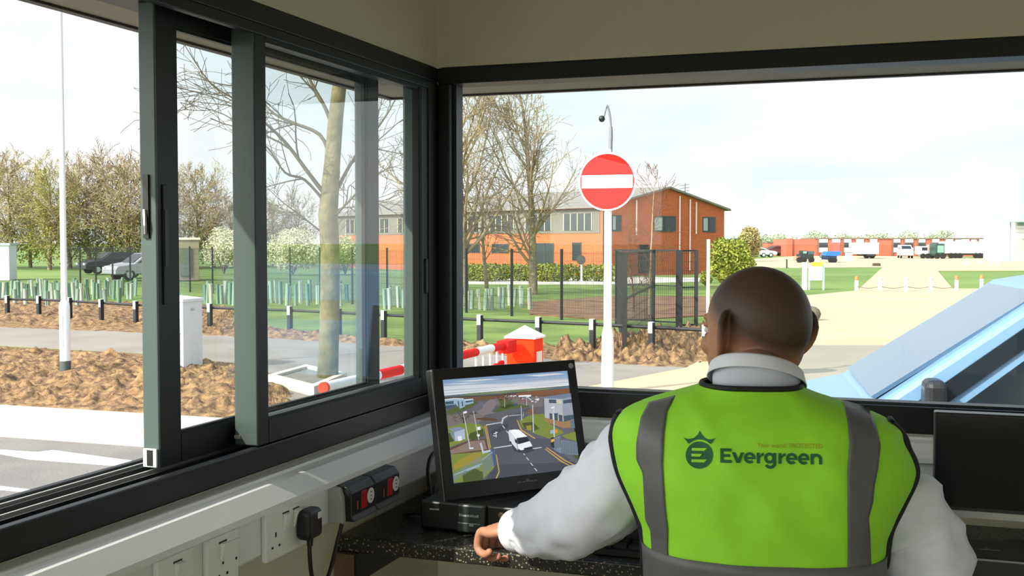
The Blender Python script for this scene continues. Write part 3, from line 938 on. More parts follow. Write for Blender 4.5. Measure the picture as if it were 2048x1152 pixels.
MB().lathe(cz(1204, 239), [(.01, .045), (.035, .035), (.045, .005), (.044, -.01), (.03, -.035), (.008, -.045)], 16).build('dome_camera', M('camera_black', (24, 24, 26), .2), t, smooth=50)

# barrier gate
bx = gnd(1050, 15.5)
t = thing('barrier_gate', 'red barrier cabinet with a white pyramid roof and a striped red and white boom', 'barrier', bx)
ba = math.radians(-3)
Rb = Matrix.Rotation(ba, 3, 'Z')
MB().box(bx + Vector((0, 0, .37)), (.40, .34, .84), ba).build('cabinet', M('barrier_red', (236, 54, 12), .8, var=.03, spec=.15), t, bevel=.006)
e = [bx + Rb @ Vector((x, y, .79)) for x, y in ((-.225, -.195), (.225, -.195), (.225, .195), (-.225, .195))]
MB().add(e + [q + Vector((0, 0, .025)) for q in e] + [bx + Vector((0, 0, .96))], [(0, 3, 2, 1), (0, 1, 5, 4), (1, 2, 6, 5), (2, 3, 7, 6), (3, 0, 4, 7), (4, 5, 8), (5, 6, 8), (6, 7, 8), (7, 4, 8)]).build('roof', M('roof_white', (225, 222, 226), .6), t)
MB().box(bx + Rb @ Vector((.203, .02, .36)), (.008, .2, .5), ba).build('access_panel', M('panel_pale', (226, 200, 196), .5), t, bevel=.003)
tip, root = at(650, 775, D=10.6), at(1012, 690, D=15.15)
bd_ = (root - tip)
L = bd_.length
for k in range(9):
    a, b = tip + bd_ * (k / 9), tip + bd_ * ((k + 1) / 9)
    m = MB().tube([a, b], .052, 16)
    o = m.build('boom_stripe', RED if k % 2 == 0 and k > 0 else WHITE, t, smooth=40)
    if k == 0:
        MB().tube([a - bd_ * .008, a], .054, 16).build('end_cap', M('cap_red', (225, 60, 34), .5), o, smooth=40)
for a, b in ((.80, .97),):
    q0, q1 = tip + bd_ * a - Vector((0, 0, .30)), tip + bd_ * b - Vector((0, 0, .22))
    MB().tube([q0, q1], .035, 10).build('skirt_rail', RED, t, smooth=60)
for a in (.78, .83, .88, .93, .975):
    q = tip + bd_ * a
    MB().box(q - Vector((0, 0, .24)), (.02, .035, .48)).build('skirt_bar', WHITE, t)
MB().box(root + Vector((0, .03, -.02)), (.17, .34, .17)).build('boom_clamp', RED, t, bevel=.01)

q = gnd(1163, 59)
t = thing('small_round_sign', 'small dark round sign on a white post by the hedge', 'sign', q)
MB().cyl(q - Vector((0, 0, .1)), q + Vector((0, 0, 1.35)), .06, n=10).build('post', WHITE, t)
MB().lathe(q + Vector((0, -.08, 1.15)), [(.24, -.015), (.24, .015)], 24, 0, (.3, -.95, 0)).build('disc', M('sign_slate', (62, 66, 62), .6), t)
q = gnd(1417, 25.5)
t = thing('white_pole', 'slim plain white pole standing beside the bald head, past the mesh gates', 'pole', q)
MB().lathe(q, [(.042, -.1), (.040, 2.12)], 12).build('shaft', M('cream_paint', (222, 218, 196), .6), t, smooth=40)
MB().lathe(q, [(.042, 2.12), (.042, 2.14), (.01, 2.15)], 12).build('cap', M('cream_paint'), t, smooth=40)

# ------------------------------------------------------------------ buildings
def brick(name, a, b, mortar, sc_=(1, 1), w=.22):
    m = bpy.data.materials.new(name)
    m.use_nodes = True
    n, l = m.node_tree.nodes, m.node_tree.links
    bs = n['Principled BSDF']
    bs.inputs['Roughness'].default_value = .95
    tc, mp, br = n.new('ShaderNodeTexCoord'), n.new('ShaderNodeMapping'), n.new('ShaderNodeTexBrick')
    mp.inputs['Rotation'].default_value = (math.pi / 2, 0, 0)
    br.inputs['Color1'].default_value, br.inputs['Color2'].default_value, br.inputs['Mortar'].default_value = lin(*a), lin(*b), lin(*mortar)
    br.inputs['Scale'].default_value = 1.0
    br.inputs['Brick Width'].default_value, br.inputs['Row Height'].default_value, br.inputs['Mortar Size'].default_value = w, .075, .008
    l.new(tc.outputs['Object'], mp.inputs['Vector'])
    l.new(mp.outputs['Vector'], br.inputs['Vector'])
    l.new(br.outputs['Color'], bs.inputs['Base Color'])
    return m
BRK = brick('orange_red_brick', (186, 92, 46), (168, 78, 40), (170, 118, 84))
BRK2 = brick('red_brick_far', (186, 88, 58), (160, 74, 52), (170, 120, 100))
ROOFG = M('grey_roof_sheet', (118, 116, 108), .7, var=.08, vscale=.6)
WIN = M('window_dark', (46, 54, 58), .15, spec=.6)
WINL = M('window_blind', (150, 164, 160), .4)
CLAD = M('grey_cladding', (104, 102, 92), .8, var=.1, vscale=.5)

c0 = gnd(1207, 70)
uf, ug = Vector((-.8542, .52, 0)), Vector((.52, .8542, 0))
Lf, Lg = 32.0, 11.3
nf, ng = Vector((-.52, -.8542, 0)), Vector((.8542, -.52, 0))
bt = thing('brick_building', 'orange brick two-storey building with a grey pitched roof and dark gable end', 'building', c0)
q = lambda a, b, z: c0 + uf * a + ug * b + Vector((0, 0, z))
fbox = lambda mb, a0, a1, z0, z1, out=.05, th=.1: mb.prism([q(a0, 0, z0) + nf * out, q(a1, 0, z0) + nf * out, q(a1, 0, z1) + nf * out, q(a0, 0, z1) + nf * out], -nf * th)
gbox = lambda mb, b0, b1, z0, z1, out=.05, th=.1: mb.prism([q(0, b0, z0) + ng * out, q(0, b1, z0) + ng * out, q(0, b1, z1) + ng * out, q(0, b0, z1) + ng * out], -ng * th)
EV, RG = 4.25, 5.5
MB().prism([q(0, 0, -.3), q(0, Lg, -.3), q(0, Lg, EV), q(0, Lg / 2, RG), q(0, 0, EV)], uf * Lf).build('wall', BRK, bt)
rm = MB()
for b0, b1 in ((-.35, Lg / 2), (Lg + .35, Lg / 2)):
    z0 = EV - .08
    rm.prism([q(-.3, b0, z0), q(-.3, b1, RG + .02), q(-.3, b1, RG + .14), q(-.3, b0, z0 + .12)], uf * (Lf + .6))
rm.build('roof', ROOFG, bt)
fbox(MB(), 0.3, Lf - .3, 2.62, 4.12, .03, .06).build('upper_cladding', CLAD, bt)
for a in range(8):
    o = fbox(MB(), 1.0 + a * 3.8, 3.6 + a * 3.8, 2.8, 3.85, .06, .08).build('window', WIN, bt)
    fm = MB()
    for k in range(5):
        fbox(fm, 1.0 + a * 3.8 + k * .65 - .03, 1.0 + a * 3.8 + k * .65 + .03, 2.8, 3.85, .075, .02)
    fm.build('window_bars', M('pale_frame', (196, 186, 140), .6), o)
for a0, a1, z0, z1 in ((2.0, 2.8, .9, 2.05), (4.6, 6.4, .3, 2.0), (9.2, 11.0, 1.3, 1.95), (12.4, 15.2, 1.3, 1.95), (17.0, 19.6, .9, 2.0)):
    o = fbox(MB(), a0, a1, z0, z1, .02, .1).build('window', WIN, bt)
    fm = MB()
    n = max(1, round((a1 - a0) / .8))
    for k in range(n + 1):
        x = a0 + (a1 - a0) * k / n
        fbox(fm, x - .03, x + .03, z0, z1, .04, .03)
    fbox(fm, a0, a1, z1 - .05, z1, .04, .03)
    fm.build('window_frame', M('slate_frame', (66, 70, 70), .6), o)
for b0, b1 in ((.7, 1.55), (4.4, 6.5), (9.1, 10.4)):
    o = gbox(MB(), b0, b1, 2.75, 3.72, .02, .1).build('window', WIN, bt)
    gbox(MB(), b0 + .08, b0 + (b1 - b0) * .38, 2.82, 3.66, .03, .03).build('blind', WINL, o)
    fm = MB()
    gbox(fm, b0, b1, 3.66, 3.74, .05, .05), gbox(fm, b0, b1, 2.72, 2.78, .05, .05), gbox(fm, (b0 + b1) / 2 - .03, (b0 + b1) / 2 + .03, 2.75, 3.7, .05, .05)
    fm.build('window_frame', M('slate_frame'), o)
for b, z0, zt in ((2.75, 2.5, 4.7), (6.75, .2, 5.05), (7.75, .2, 4.85), (8.35, 2.6, 4.7)):
    MB().cyl(q(-.12, b, z0), q(-.12, b, zt), .05, n=8).build('downpipe', M('pale_pipe', (206, 200, 190), .6), bt)
gbox(MB(), 3.0, 4.0, .1, 1.9, .03, .1).build('door', M('dark_door', (40, 42, 46), .6), bt)
ae = MB().cyl(q(1.2, 8.7, 4.6), q(1.2, 8.7, 6.0), .02, n=6)
for k in range(4):
    ae.cyl(q(.8, 8.7, 5.3 + .2 * k), q(1.7, 8.7, 5.25 + .2 * k), .014, n=5)
ae.build('aerial', DARK, bt)
gbox(MB(), -.02, .08, 0, EV, .06, .1).build('corner_pipe', M('dark_steel'), bt)

# huts on the far side of the field
q_ = gnd(2, 63)
t = thing('white_hut', 'white flat-roofed hut at the picture edge before the woodland', 'hut', q_)
MB().box(q_ + Vector((-.6, 0, .95)), (2.1, 2.0, 1.95), .55).build('wall', WHITE, t)
MB().box(q_ + Vector((-.6, 0, 1.95)), (2.25, 2.15, .12), .55).build('roof', GALV, t)
q_ = gnd(372, 62)
t = thing('concrete_hut', 'small grey flat-roofed hut beside the white flowering bush', 'hut', q_)
MB().box(q_ + Vector((0, 0, 1.1)), (1.35, 1.3, 2.2), .6).build('wall', M('weathered_concrete', (132, 126, 104), .9, var=.1, vscale=1), t)
MB().box(q_ + Vector((0, 0, 2.25)), (1.5, 1.45, .12), .6).build('roof', KERB, t)
MB().box(q_ + Vector((.37, -.58, 1.0)), (.6, .06, 1.5), .6).build('door', M('dim_door', (96, 104, 92), .7), t)

def car(name, label, cat, loc, rot, body, L=4.2, W=1.75, Hh=1.45, van=False, group=None, screen=None, rk=0.0):
    """A road vehicle, nose along -X before turning."""
    t = thing(name, label, cat, (0, 0, 0), group)
    if van:
        pf = [(0, .35), (0, .75), (.12, .98), (.75, 1.12), (1.35 + rk, Hh - .07), (1.75 + rk, Hh), (L - .1, Hh), (L, Hh - .2), (L, .35)]
        wn_ = [(1.0 + rk * .5, 1.12), (1.48 + rk, Hh - .25), (2.4, Hh - .25), (2.4, 1.12)]
        ws = [(.80, 1.14), (1.33 + rk, Hh - .11)]
    else:
        pf = [(0, .35), (0, .62), (.15, .78), (1.05, .92), (1.75, Hh - .05), (2.3, Hh), (3.4, Hh - .06), (L - .1, .95), (L, .85), (L, .35)]
        wn_ = [(1.25, .94), (1.82, Hh - .13), (3.35, Hh - .15), (3.85, .96)]
        ws = [(1.08, .94), (1.72, Hh - .08)]
    hw = lambda z: W / 2 - max(0, z - .9) * .16
    m = MB()
    n = len(pf)
    vs = [(x, -hw(z), z) for x, z in pf] + [(x, hw(z), z) for x, z in pf]
    m.add(vs, [tuple(range(n)), tuple(reversed(range(n, 2 * n)))] + [(i, n + i, n + (i + 1) % n, (i + 1) % n) for i in range(n)])
    m.build('body', body, t, bevel=.04, seg=2)
    g_ = MB()
    for s_ in (-1, 1):
        g_.prism([(x, s_ * (hw(z) - .012), z) for x, z in wn_], (0, s_ * .02, 0))
    g_.build('side_glass', CARGL, t)
    (x0, z0), (x1, z1) = ws
    k = .84
    MB().prism([(x0 - .01, -hw(z0) * k, z0 + .02), (x1 - .01, -hw(z1) * k, z1 + .0), (x1 - .01, hw(z1) * k, z1), (x0 - .01, hw(z0) * k, z0 + .02)], (-.02, 0, .015)).build('windscreen', screen or CARGL, t)
    MB().prism([(L - .005, -W * .36, Hh * .66), (L - .05 if van else L - .12, -W * .34, Hh * .9), (L - .05 if van else L - .12, W * .34, Hh * .9), (L - .005, W * .36, Hh * .66)], (.03, 0, .0)).build('rear_window', CARGL, t)
    for x in (.8, L - .85):
        for s_ in (-1, 1):
            w_ = MB().lathe((x, s_ * (W / 2 - .1), .31), [(.2, -.1), (.3, -.1), (.31, -.06), (.31, .06), (.3, .1), (.2, .1)], 20, 0, (0, 1, 0)).build('wheel', RUB, t, smooth=40)
            MB().lathe((x, s_ * (W / 2 - .005), .31), [(.19, -.01), (.17, .01)], 16, 0, (0, s_, 0)).build('hubcap', GALV, w_)
    for s_ in (-1, 1):
        MB().box((.02, s_ * W * .36, .66), (.06, .3, .13)).build('headlamp', M('lamp_glass', (200, 205, 205), .2), t)
        MB().box((L - .01, s_ * W * .42, .82), (.05, .16, .22)).build('tail_lamp', RED, t)
    t.location, t.rotation_euler = loc, (0, 0, rot)
    return t

SILV = M('silver_car_paint', (172, 178, 184), .3, .3)
car('parked_car', 'silver estate car parked by the woodland, partly behind the window stile', 'car', gnd(216, 61), math.radians(62), SILV, Hh=1.5)
car('parked_car', 'pale silver car parked behind the silver estate, tail toward the frame', 'car', gnd(228, 66), math.radians(62), M('pale_silver_paint', (196, 200, 206), .3, .3))
car('parked_car', 'dark car parked in the shade under the woodland trees', 'car', gnd(160, 73), math.radians(60), M('dark_car_paint', (52, 56, 62), .3, .2))

# ------------------------------------------------------------------ the yard far down the road
QV = lambda px, y, z=0: at(px, y, Z=z)
def yard(name, label, cat, px, dep, group=None):
    p_ = gnd(px, dep)
    return thing(name, label, cat, p_, group), p_
YR = YAW
ux = CR.copy()
uy = Vector((-math.sin(YAW), math.cos(YAW), 0))
pm_ = lambda dep, n=1: n * dep / FPX
def yb(mb, p_, x0, x1, y0, y1, z0, z1):
    """A box in the yard, square to the view axis; x in metres across, y away."""
    c_ = p_ + ux * ((x0 + x1) / 2) + uy * ((y0 + y1) / 2) + Vector((0, 0, (z0 + z1) / 2))
    return mb.box(c_, (x1 - x0, y1 - y0, z1 - z0), YR)

t, p_ = yard('long_brick_building', 'long low red brick building with white window panels at the end of the road', 'building', 1572, 165)
S = 165 / FPX
BH = 2.45
yb(MB(), p_, 0, 470 * S, 0, 8, -.2, BH).build('wall', BRK2, t)
yb(MB(), p_, 58 * S, 470 * S, -.15, 8.2, BH, BH + .15).build('roof', M('brown_roof', (110, 84, 66), .8), t)
yb(MB(), p_, -.0, 12 * S, -.3, 0, -.2, BH + .1).build('pier', BRK2, t)
for x0, x1 in ((66, 83), (116, 130), (140, 155), (168, 182), (215, 228), (238, 254), (265, 278), (292, 306), (320, 334), (352, 366), (386, 400)):
    yb(MB(), p_, (x0 - 4) * S, x0 * S, -.12, 0, -.1, BH).build('pilaster', M('brown_brick', (128, 82, 60), .9), t)
    o = yb(MB(), p_, x0 * S, x1 * S, -.08, 0, .55, 1.95).build('window', WIN, t)
    yb(MB(), p_, x0 * S, x1 * S, -.14, -.08, 1.95, 2.42).build('head_panel', SIGNW, o)
    yb(MB(), p_, x0 * S, x1 * S, -.14, -.08, .55, 1.2).build('sill_panel', SIGNW, o)
yb(MB(), p_, 93 * S, 108 * S, -.1, 0, 0, 1.85).build('door', M('coral_door', (205, 92, 84), .6), t)
yb(MB(), p_, 92 * S, 108 * S, -.14, 0, 1.95, 2.42).build('door_panel', SIGNW, t)
t, p_ = yard('low_brick_shed', 'low brick shed behind the white car left of the long building', 'shed', 1536, 175)
yb(MB(), p_, 0, 3.0, 0, 4, -.1, 1.9).build('wall', BRK2, t)
yb(MB(), p_, -.1, 3.1, -.1, 4.1, 1.9, 2.0).build('roof', M('brown_roof'), t)

def wheels(t, p_, xs, y, r=.42):
    for x in xs:
        c_ = p_ + ux * x + uy * y + Vector((0, 0, r))
        MB().lathe(c_, [(r * .6, -.13), (r, -.12), (r, .12), (r * .6, .13)], 16, 0, tuple(uy)).build('wheel', RUB, t)

t, p_ = yard('box_lorry', 'white box lorry parked with its back to the road before the brick building', 'lorry', 1722, 140)
S = 140 / FPX
yb(MB(), p_, 0, 36 * S, 0, 5, .55, 1.95).build('box_body', WHITE, t)
yb(MB(), p_, .02 * S, 36 * S, -.03, 0, .55, .66).build('rear_bumper', GALV, t)
yb(MB(), p_, 12 * S, 30 * S, -.1, 4, .3, .55).build('chassis', DARK, t)
wheels(t, p_, (14 * S, 25 * S), .5, .36)
car('white_van', 'white van facing the road between the box lorry and the green lorry cab', 'van', gnd(1815, 142), YR + math.radians(78), WHITE, L=4.4, W=1.5, Hh=1.65, van=True)
t, p_ = yard('white_tractor_unit', 'small white tractor unit beside the dark green lorry cab', 'lorry', 1838, 140)
S = 140 / FPX
yb(MB(), p_, 3 * S, 20 * S, 0, 2, .5, 1.5).build('cab', WHITE, t, bevel=.1)
yb(MB(), p_, 6 * S, 17 * S, -.03, 0, 1.0, 1.4).build('windscreen', WIN, t)
yb(MB(), p_, 12 * S, 26 * S, .3, 2.4, .3, 1.0).build('engine_cover', WHITE, t, bevel=.08)
yb(MB(), p_, 20 * S, 23 * S, .5, .7, 1.0, 1.7).build('exhaust', WHITE, t)
wheels(t, p_, (8 * S, 18 * S, 26 * S), -.05, .32)
t, p_ = yard('green_lorry_cab', 'dark green lorry cab in front of the long white trailer', 'lorry', 1872, 138)
S = 138 / FPX
yb(MB(), p_, 0, 18 * S, 0, 2, .35, 1.85).build('cab', M('lorry_green', (30, 62, 54), .4), t, bevel=.08)
yb(MB(), p_, 3 * S, 16 * S, -.03, 0, .75, 1.62).build('windscreen', M('green_glass', (122, 158, 148), .3), t)
yb(MB(), p_, 0, 18 * S, -.08, .3, .15, .38).build('bumper', DARK, t)
wheels(t, p_, (3 * S, 15 * S), .1, .34)
t, p_ = yard('white_trailer', 'long white articulated trailer parked across the end of the yard', 'trailer', 1892, 142)
S = 142 / FPX
yb(MB(), p_, 0, 122 * S, 0, 2.5, .62, 2.1).build('box_body', WHITE, t, bevel=.03)
yb(MB(), p_, 6 * S, 118 * S, .2, 2.2, .42, .62).build('chassis', DARK, t)
for x0, x1 in ((20, 30), (40, 52), (72, 78), (96, 104)):
    yb(MB(), p_, x0 * S, x1 * S, 2.6, 3.4, 2.1, 2.35).build('roof_box', WHITE, t)
wheels(t, p_, [x * S for x in (10, 19, 28, 60, 68, 76, 98)], -.05, .34)
t, p_ = yard('orange_stillage', 'tall orange metal stillage frame at the tail of the white trailer', 'rack', 2008, 136)
S = 136 / FPX
m = MB()
for x in (2, 12, 25):
    for y in (0, 1.2):
        yb(m, p_, (x - 1) * S, (x + 1) * S, y, y + .1, -.05, 2.3)
m.build('upright', M('crane_orange', (205, 110, 54), .6), t)
m = MB()
for z in (.3, .9, 1.5, 2.1):
    yb(m, p_, 1 * S, 26 * S, 0, .08, z, z + .09)
m.build('crossbar', M('crane_orange'), t)
t, p_ = yard('white_depot', 'white clad depot building at the picture edge with a flat canopy', 'building', 2030, 120)
S = 120 / FPX
yb(MB(), p_, 0, 8, 0, 8, -.1, 4.3).build('wall', WHITE, t)
yb(MB(), p_, -.0, 8, -.06, 0, 0, 2.4).build('roller_door', M('pale_green_door', (176, 190, 170), .6), t)
for z in (3.0, 3.4, 3.8):
    yb(MB(), p_, .1, 8, -.05, 0, z, z + .05).build('cladding_joint', GALV, t)
yb(MB(), p_, .2, 8, -.07, 0, 3.75, 4.2).build('window', M('green_glass'), t)
yb(MB(), p_, -26 * S, 8, -2, 0, 4.1, 4.22).build('canopy', M('canopy_grey', (130, 150, 156), .6), t)
yb(MB(), p_, -14 * S, -12 * S, -.5, -.4, 0, 4.1).build('canopy_post', M('canopy_grey'), t)

t, p_ = yard('dark_pickup', 'dark flatbed pickup parked on the far drive, left of the blue trailer', 'pickup', 1594, 113)
S = 113 / FPX
yb(MB(), p_, 8 * S, 34 * S, 0, 1.8, .35, .85).build('load_bed', M('pickup_dark', (30, 40, 44), .5), t, bevel=.03)
yb(MB(), p_, 12 * S, 22 * S, .2, 1.6, .85, 1.2).build('cab', M('pickup_dark'), t, bevel=.05)
yb(MB(), p_, 13.5 * S, 21 * S, .17, .2, .9, 1.14).build('cab_window', M('green_glass'), t)
yb(MB(), p_, 24 * S, 36 * S, .2, 1.6, .85, 1.15).build('load', M('slate_load', (70, 84, 92), .7), t)
yb(MB(), p_, 0, 9 * S, .3, 1.5, .2, .6).build('front_crate', M('tan_crate', (170, 130, 100), .8), t)
wheels(t, p_, (5 * S, 14 * S, 29 * S), -.02, .28)
t, p_ = yard('blue_trailer', 'blue covered trailer on the far drive beside the dark pickup', 'trailer', 1640, 113)
yb(MB(), p_, 12 * S, 34 * S, 0, 1.6, .3, .7).build('trailer_body', M('navy_paint', (26, 46, 80), .5), t)
c_ = p_ + uy * .8
MB().prism([p_ + ux * (x * S) + uy * -.05 + Vector((0, 0, z)) for x, z in ((11, .7), (15, 1.12), (42, 1.12), (40, .8), (36, .66))], uy * 1.7).build('tarpaulin', M('blue_tarp', (40, 104, 190), .6, var=.1), t)
MB().tube([p_ + ux * (x * S) + Vector((0, 0, z)) for x, z in ((13, .4), (4, .5), (0, .62))], .05, 6).build('drawbar', M('navy_paint'), t)
wheels(t, p_, (22 * S, 29 * S), -.02, .26)
t, p_ = yard('grey_kiosk', 'small blue-grey cabinet on the far drive before the brick building', 'cabinet', 1693, 122)
yb(MB(), p_, 0, .62, 0, .5, -.1, .95).build('body', M('kiosk_grey', (150, 158, 172), .6), t)
yb(MB(), p_, -.04, .66, -.04, .54, .95, 1.0).build('roof', M('kiosk_grey'), t)
t, p_ = yard('dark_planter', 'low dark box on the kerb at the corner of the far lawn', 'box', 1748, 97)
yb(MB(), p_, 0, .6, 0, .4, -.05, .24).build('body', M('planter_dark', (70, 62, 52), .8), t, bevel=.02)
yb(MB(), p_, .05, .55, .05, .35, .22, .26).build('soil', MULCH, t)
t, p_ = yard('short_dark_post', 'short dark post beside the far lawn, above the bald head', 'post', 1573, 92)
yb(MB(), p_, 0, .1, 0, .1, -.05, .62).build('shaft', M('post_green', (40, 60, 46), .8), t)
yb(MB(), p_, -.02, .12, -.02, .12, .62, .66).build('cap', M('post_green'), t)
car('white_car', 'white car parked left of the long brick building', 'car', gnd(1553, 152), YR + math.radians(175), WHITE, L=2.6, W=1.5, Hh=1.3)
car('dark_van', 'maroon and white van parked far off before the low brick shed', 'van', gnd(1530, 168), YR + math.radians(20), M('maroon_paint', (96, 58, 58), .5), L=3.4, W=1.5, Hh=1.5, van=True)
t, p_ = yard('notice_board', 'white notice board with a yellow top strip on two posts by the road', 'sign', 1606, 50.5)
S = 50.5 / FPX
yb(MB(), p_, 12 * S, 40 * S, 0, .04, 18 * S - .02, 1.02).build('panel', WHITE, t, bevel=.005)
yb(MB(), p_, 18 * S, 40 * S, -.01, .05, 1.0, 1.18).build('yellow_strip', M('sign_yellow', (226, 220, 60), .6), t)
yb(MB(), p_, 0, 9 * S, 0, .12, -.05, 1.18).build('side_panel', M('mint_panel', (186, 218, 190), .6), t)
for x in (12, 41):
    yb(MB(), p_, x * S, (x + 3) * S, .04, .1, -.05, 1.1).build('leg', M('pale_blue_post', (180, 205, 220), .6), t)
BO = M('bollard_orange', (226, 120, 66), .6)
for i, (px, y, top, lb) in enumerate(((1713, 581, 1, 'white bollard with an orange top at the grass corner of the far road'), (1760, 582, 0, 'white chain bollard, second across the far road'), (1812, 582, 0, 'white chain bollard in the middle of the far road'), (1862, 582, 0, 'white chain bollard, fourth across the far road'), (1913, 580, 1, 'white bollard with an orange top at the start of the far lawn'), (1963, 577, 1, 'white bollard with an orange top standing alone on the far lawn edge'))):
    q_ = QV(px, y)
    t = thing('bollard', lb, 'bollard', q_, 'white bollards across the far road')
    MB().lathe(q_, [(.085, -.05), (.08, .42), (.06, .44)], 14).build('shaft', WHITE, t, smooth=40)
    MB().lathe(q_, [(.062, .44), (.085, .47), (.07, .58), (.02, .62)], 14).build('top', BO if top else M('bollard_grey', (190, 190, 180), .6), t, smooth=40)
for i, (a, b, lb) in enumerate(((1713, 1760, 'slack chain at the grass side of the far road'), (1760, 1812, 'slack chain between the second and third road bollards'), (1812, 1862, 'slack chain between the third and fourth road bollards'), (1862, 1913, 'slack chain on the far lawn side of the road'))):
    a_, b_ = QV(a, 582) + Vector((0, 0, .2)), QV(b, 582) + Vector((0, 0, .2))
    o = MB().tube([a_.lerp(b_, k / 8) - Vector((0, 0, .08 * math.sin(math.pi * k / 8))) for k in range(9)], .016, 6).build('chain', M('dull_chain', (120, 112, 96), .7), org=(a_ + b_) / 2)
    tag(o, lb, 'chain', 'chains across the far road')
for i, px in enumerate((1930, 1938, 1963, 1980, 1984, 1996)):
    q_ = QV(px, 528 + (i % 2) * 2)
    o = MB().lathe(q_, [(.16, -.05), (.14, .15), (.06, .26)], 10).build('marker_stone', M('marker_white', (220, 220, 190), .8), org=q_, smooth=60)
    tag(o, 'small white marker stone on the grass strip before the white trailer', 'stone', 'white stones along the grass strip')
q_ = at(1622, 640, Z=0)
o = MB().ell(q_ + Vector((0, 0, .16)), (.26, .2, .22), n=12).build('kerb_rock', M('rock_grey', (96, 92, 78), .95, var=.2), org=q_, smooth=60)
tag(o, 'dark rock on the road edge just beside the bald head', 'rock')
# ------------------------------------------------------------------ things inside the booth
import numpy as np
WP = M('socket_white', (232, 234, 233), .35)
HOLE = M('pin_hole', (40, 34, 28), .8)
DZ, DYF = 1.52, 1.985          # desk top height, front edge

def trunk(name, label, run, conv, loc):
    t = thing(name, label, 'trunking', loc)
    back = [(0, 1.699), (.030, 1.699), (.032, 1.694), (.038, 1.694), (.038, 1.688), (0, 1.688)]
    lid = [(.036, 1.694), (.050, 1.690), (.076, 1.664), (.077, 1.654), (.060, 1.654), (.030, 1.686)]
    body = [(0, 1.690), (.040, 1.688), (.064, 1.658), (.064, 1.588), (.060, 1.582), (0, 1.582)]
    a, b = run
    for nm, pf, s in (('top_ledge', back, 0), ('sloping_lid', lid, .001), ('body', body, .002)):
        MB().prism([conv(d, a + s, z) for d, z in pf], conv(0, b - s, 0) - conv(0, a + s, 0)).build(nm, TRUNK, t)
    return t
cl = lambda d, y, z: Vector((AX + d, y, z))
cf = lambda d, x, z: Vector((x, BY - d, z))
trunk('cable_trunking', 'white cable trunking with a sloping lid along the wall under the sliding window', (-.6, BY - .08), cl, cl(0, .5, 1.58))
trunk('cable_trunking', 'white cable trunking along the wall under the front window, behind the monitors', (AX + .002, 2.0), cf, cf(0, .5, 1.58))

def plate(name, label, y0, y1, z0, z1, gangs, group=None):
    x = AX + .064
    t = thing(name, label, 'wall socket', (x, (y0 + y1) / 2, z0), group)
    MB().bb(x, x + .010, y0, y1, z0, z1).build('plate', WP, t, bevel=.003, seg=3)
    for g_ in gangs:
        kind, yc = g_
        if kind == 'switch':
            MB().prism([(x + .010, yc - .008, z1 - .012), (x + .019, yc - .008, z1 - .013), (x + .012, yc - .008, z1 - .042), (x + .010, yc - .008, z1 - .042)], (0, .016, 0)).build('rocker', WP, t, bevel=.001)
            MB().bb(x + .0101, x + .0108, yc - .010, yc + .010, z1 - .013, z1 - .010).build('rocker_gap', HOLE, t)
        elif kind == 'ledge':
            MB().bb(x + .010, x + .014, yc - .015, yc + .015, z1 - .020, z1 - .015).build('raised_rib', WP, t)
        elif kind == 'pins':
            for dy, dz, w_, h_ in ((0, .012, .004, .008), (-.011, -.008, .005, .004), (.011, -.008, .005, .004)):
                MB().bb(x + .0095, x + .0106, yc + dy - w_ / 2, yc + dy + w_ / 2, (z0 + z1) / 2 - .012 + dz - h_ / 2, (z0 + z1) / 2 - .012 + dz + h_ / 2).build('pin_hole', HOLE, t)
        elif kind == 'screw':
            MB().cyl((x + .0095, yc, (z0 + z1) / 2 - .004), (x + .0107, yc, (z0 + z1) / 2 - .004), .0025, n=8).build('screw', HOLE, t)
    return t
plate('wall_switch', 'white single switch plate on the trunking, cut by the bottom picture edge', 1.326, 1.412, 1.567, 1.652, (('switch', 1.372), ('screw', 1.402)))
plate('wall_socket', 'white single switched socket on the trunking beside the lower switch plate', 1.446, 1.530, 1.567, 1.652, (('switch', 1.486), ('ledge', 1.512), ('pins', 1.486), ('screw', 1.522)))
plate('double_socket', 'white double wall socket with the black plug in its far half', 1.610, 1.756, 1.572, 1.655, (('pins', 1.640), ('switch', 1.672), ('switch', 1.706)))
MB().bb(AX + .064, AX + .0655, 1.535, 1.606, 1.588, 1.655).build('blank_cover', TRUNK, bpy.data.objects['cable_trunking'])

px_ = AX + .074
t = thing('mains_plug', 'black three-pin plug with a small white sticker in the double socket', 'plug', (px_, 1.725, 1.60))
MB().bb(px_, px_ + .030, 1.700, 1.750, 1.588, 1.640).build('body', BLK, t, bevel=.010, seg=4)
MB().bb(px_ + .030, px_ + .0306, 1.728, 1.741, 1.622, 1.633).build('sticker', M('sticker_white', (210, 214, 216), .6), t)
co = crom([(px_ + .016, 1.725, 1.590), (px_ + .017, 1.722, 1.565), (px_ + .016, 1.728, 1.530), (px_ + .014, 1.745, 1.497), (px_ + .012, 1.775, 1.488), (px_ + .010, 1.805, 1.505), (px_ + .008, 1.835, 1.545), (px_ + .012, 1.850, 1.583)], 6)
MB().tube(co, .0038, 8).build('cord', BLK, t, smooth=80)
MB().tube([(px_ + .016, 1.725, 1.592), (px_ + .017, 1.723, 1.575)], [.007, .005], 8).build('strain_relief', BLK, t, smooth=60)

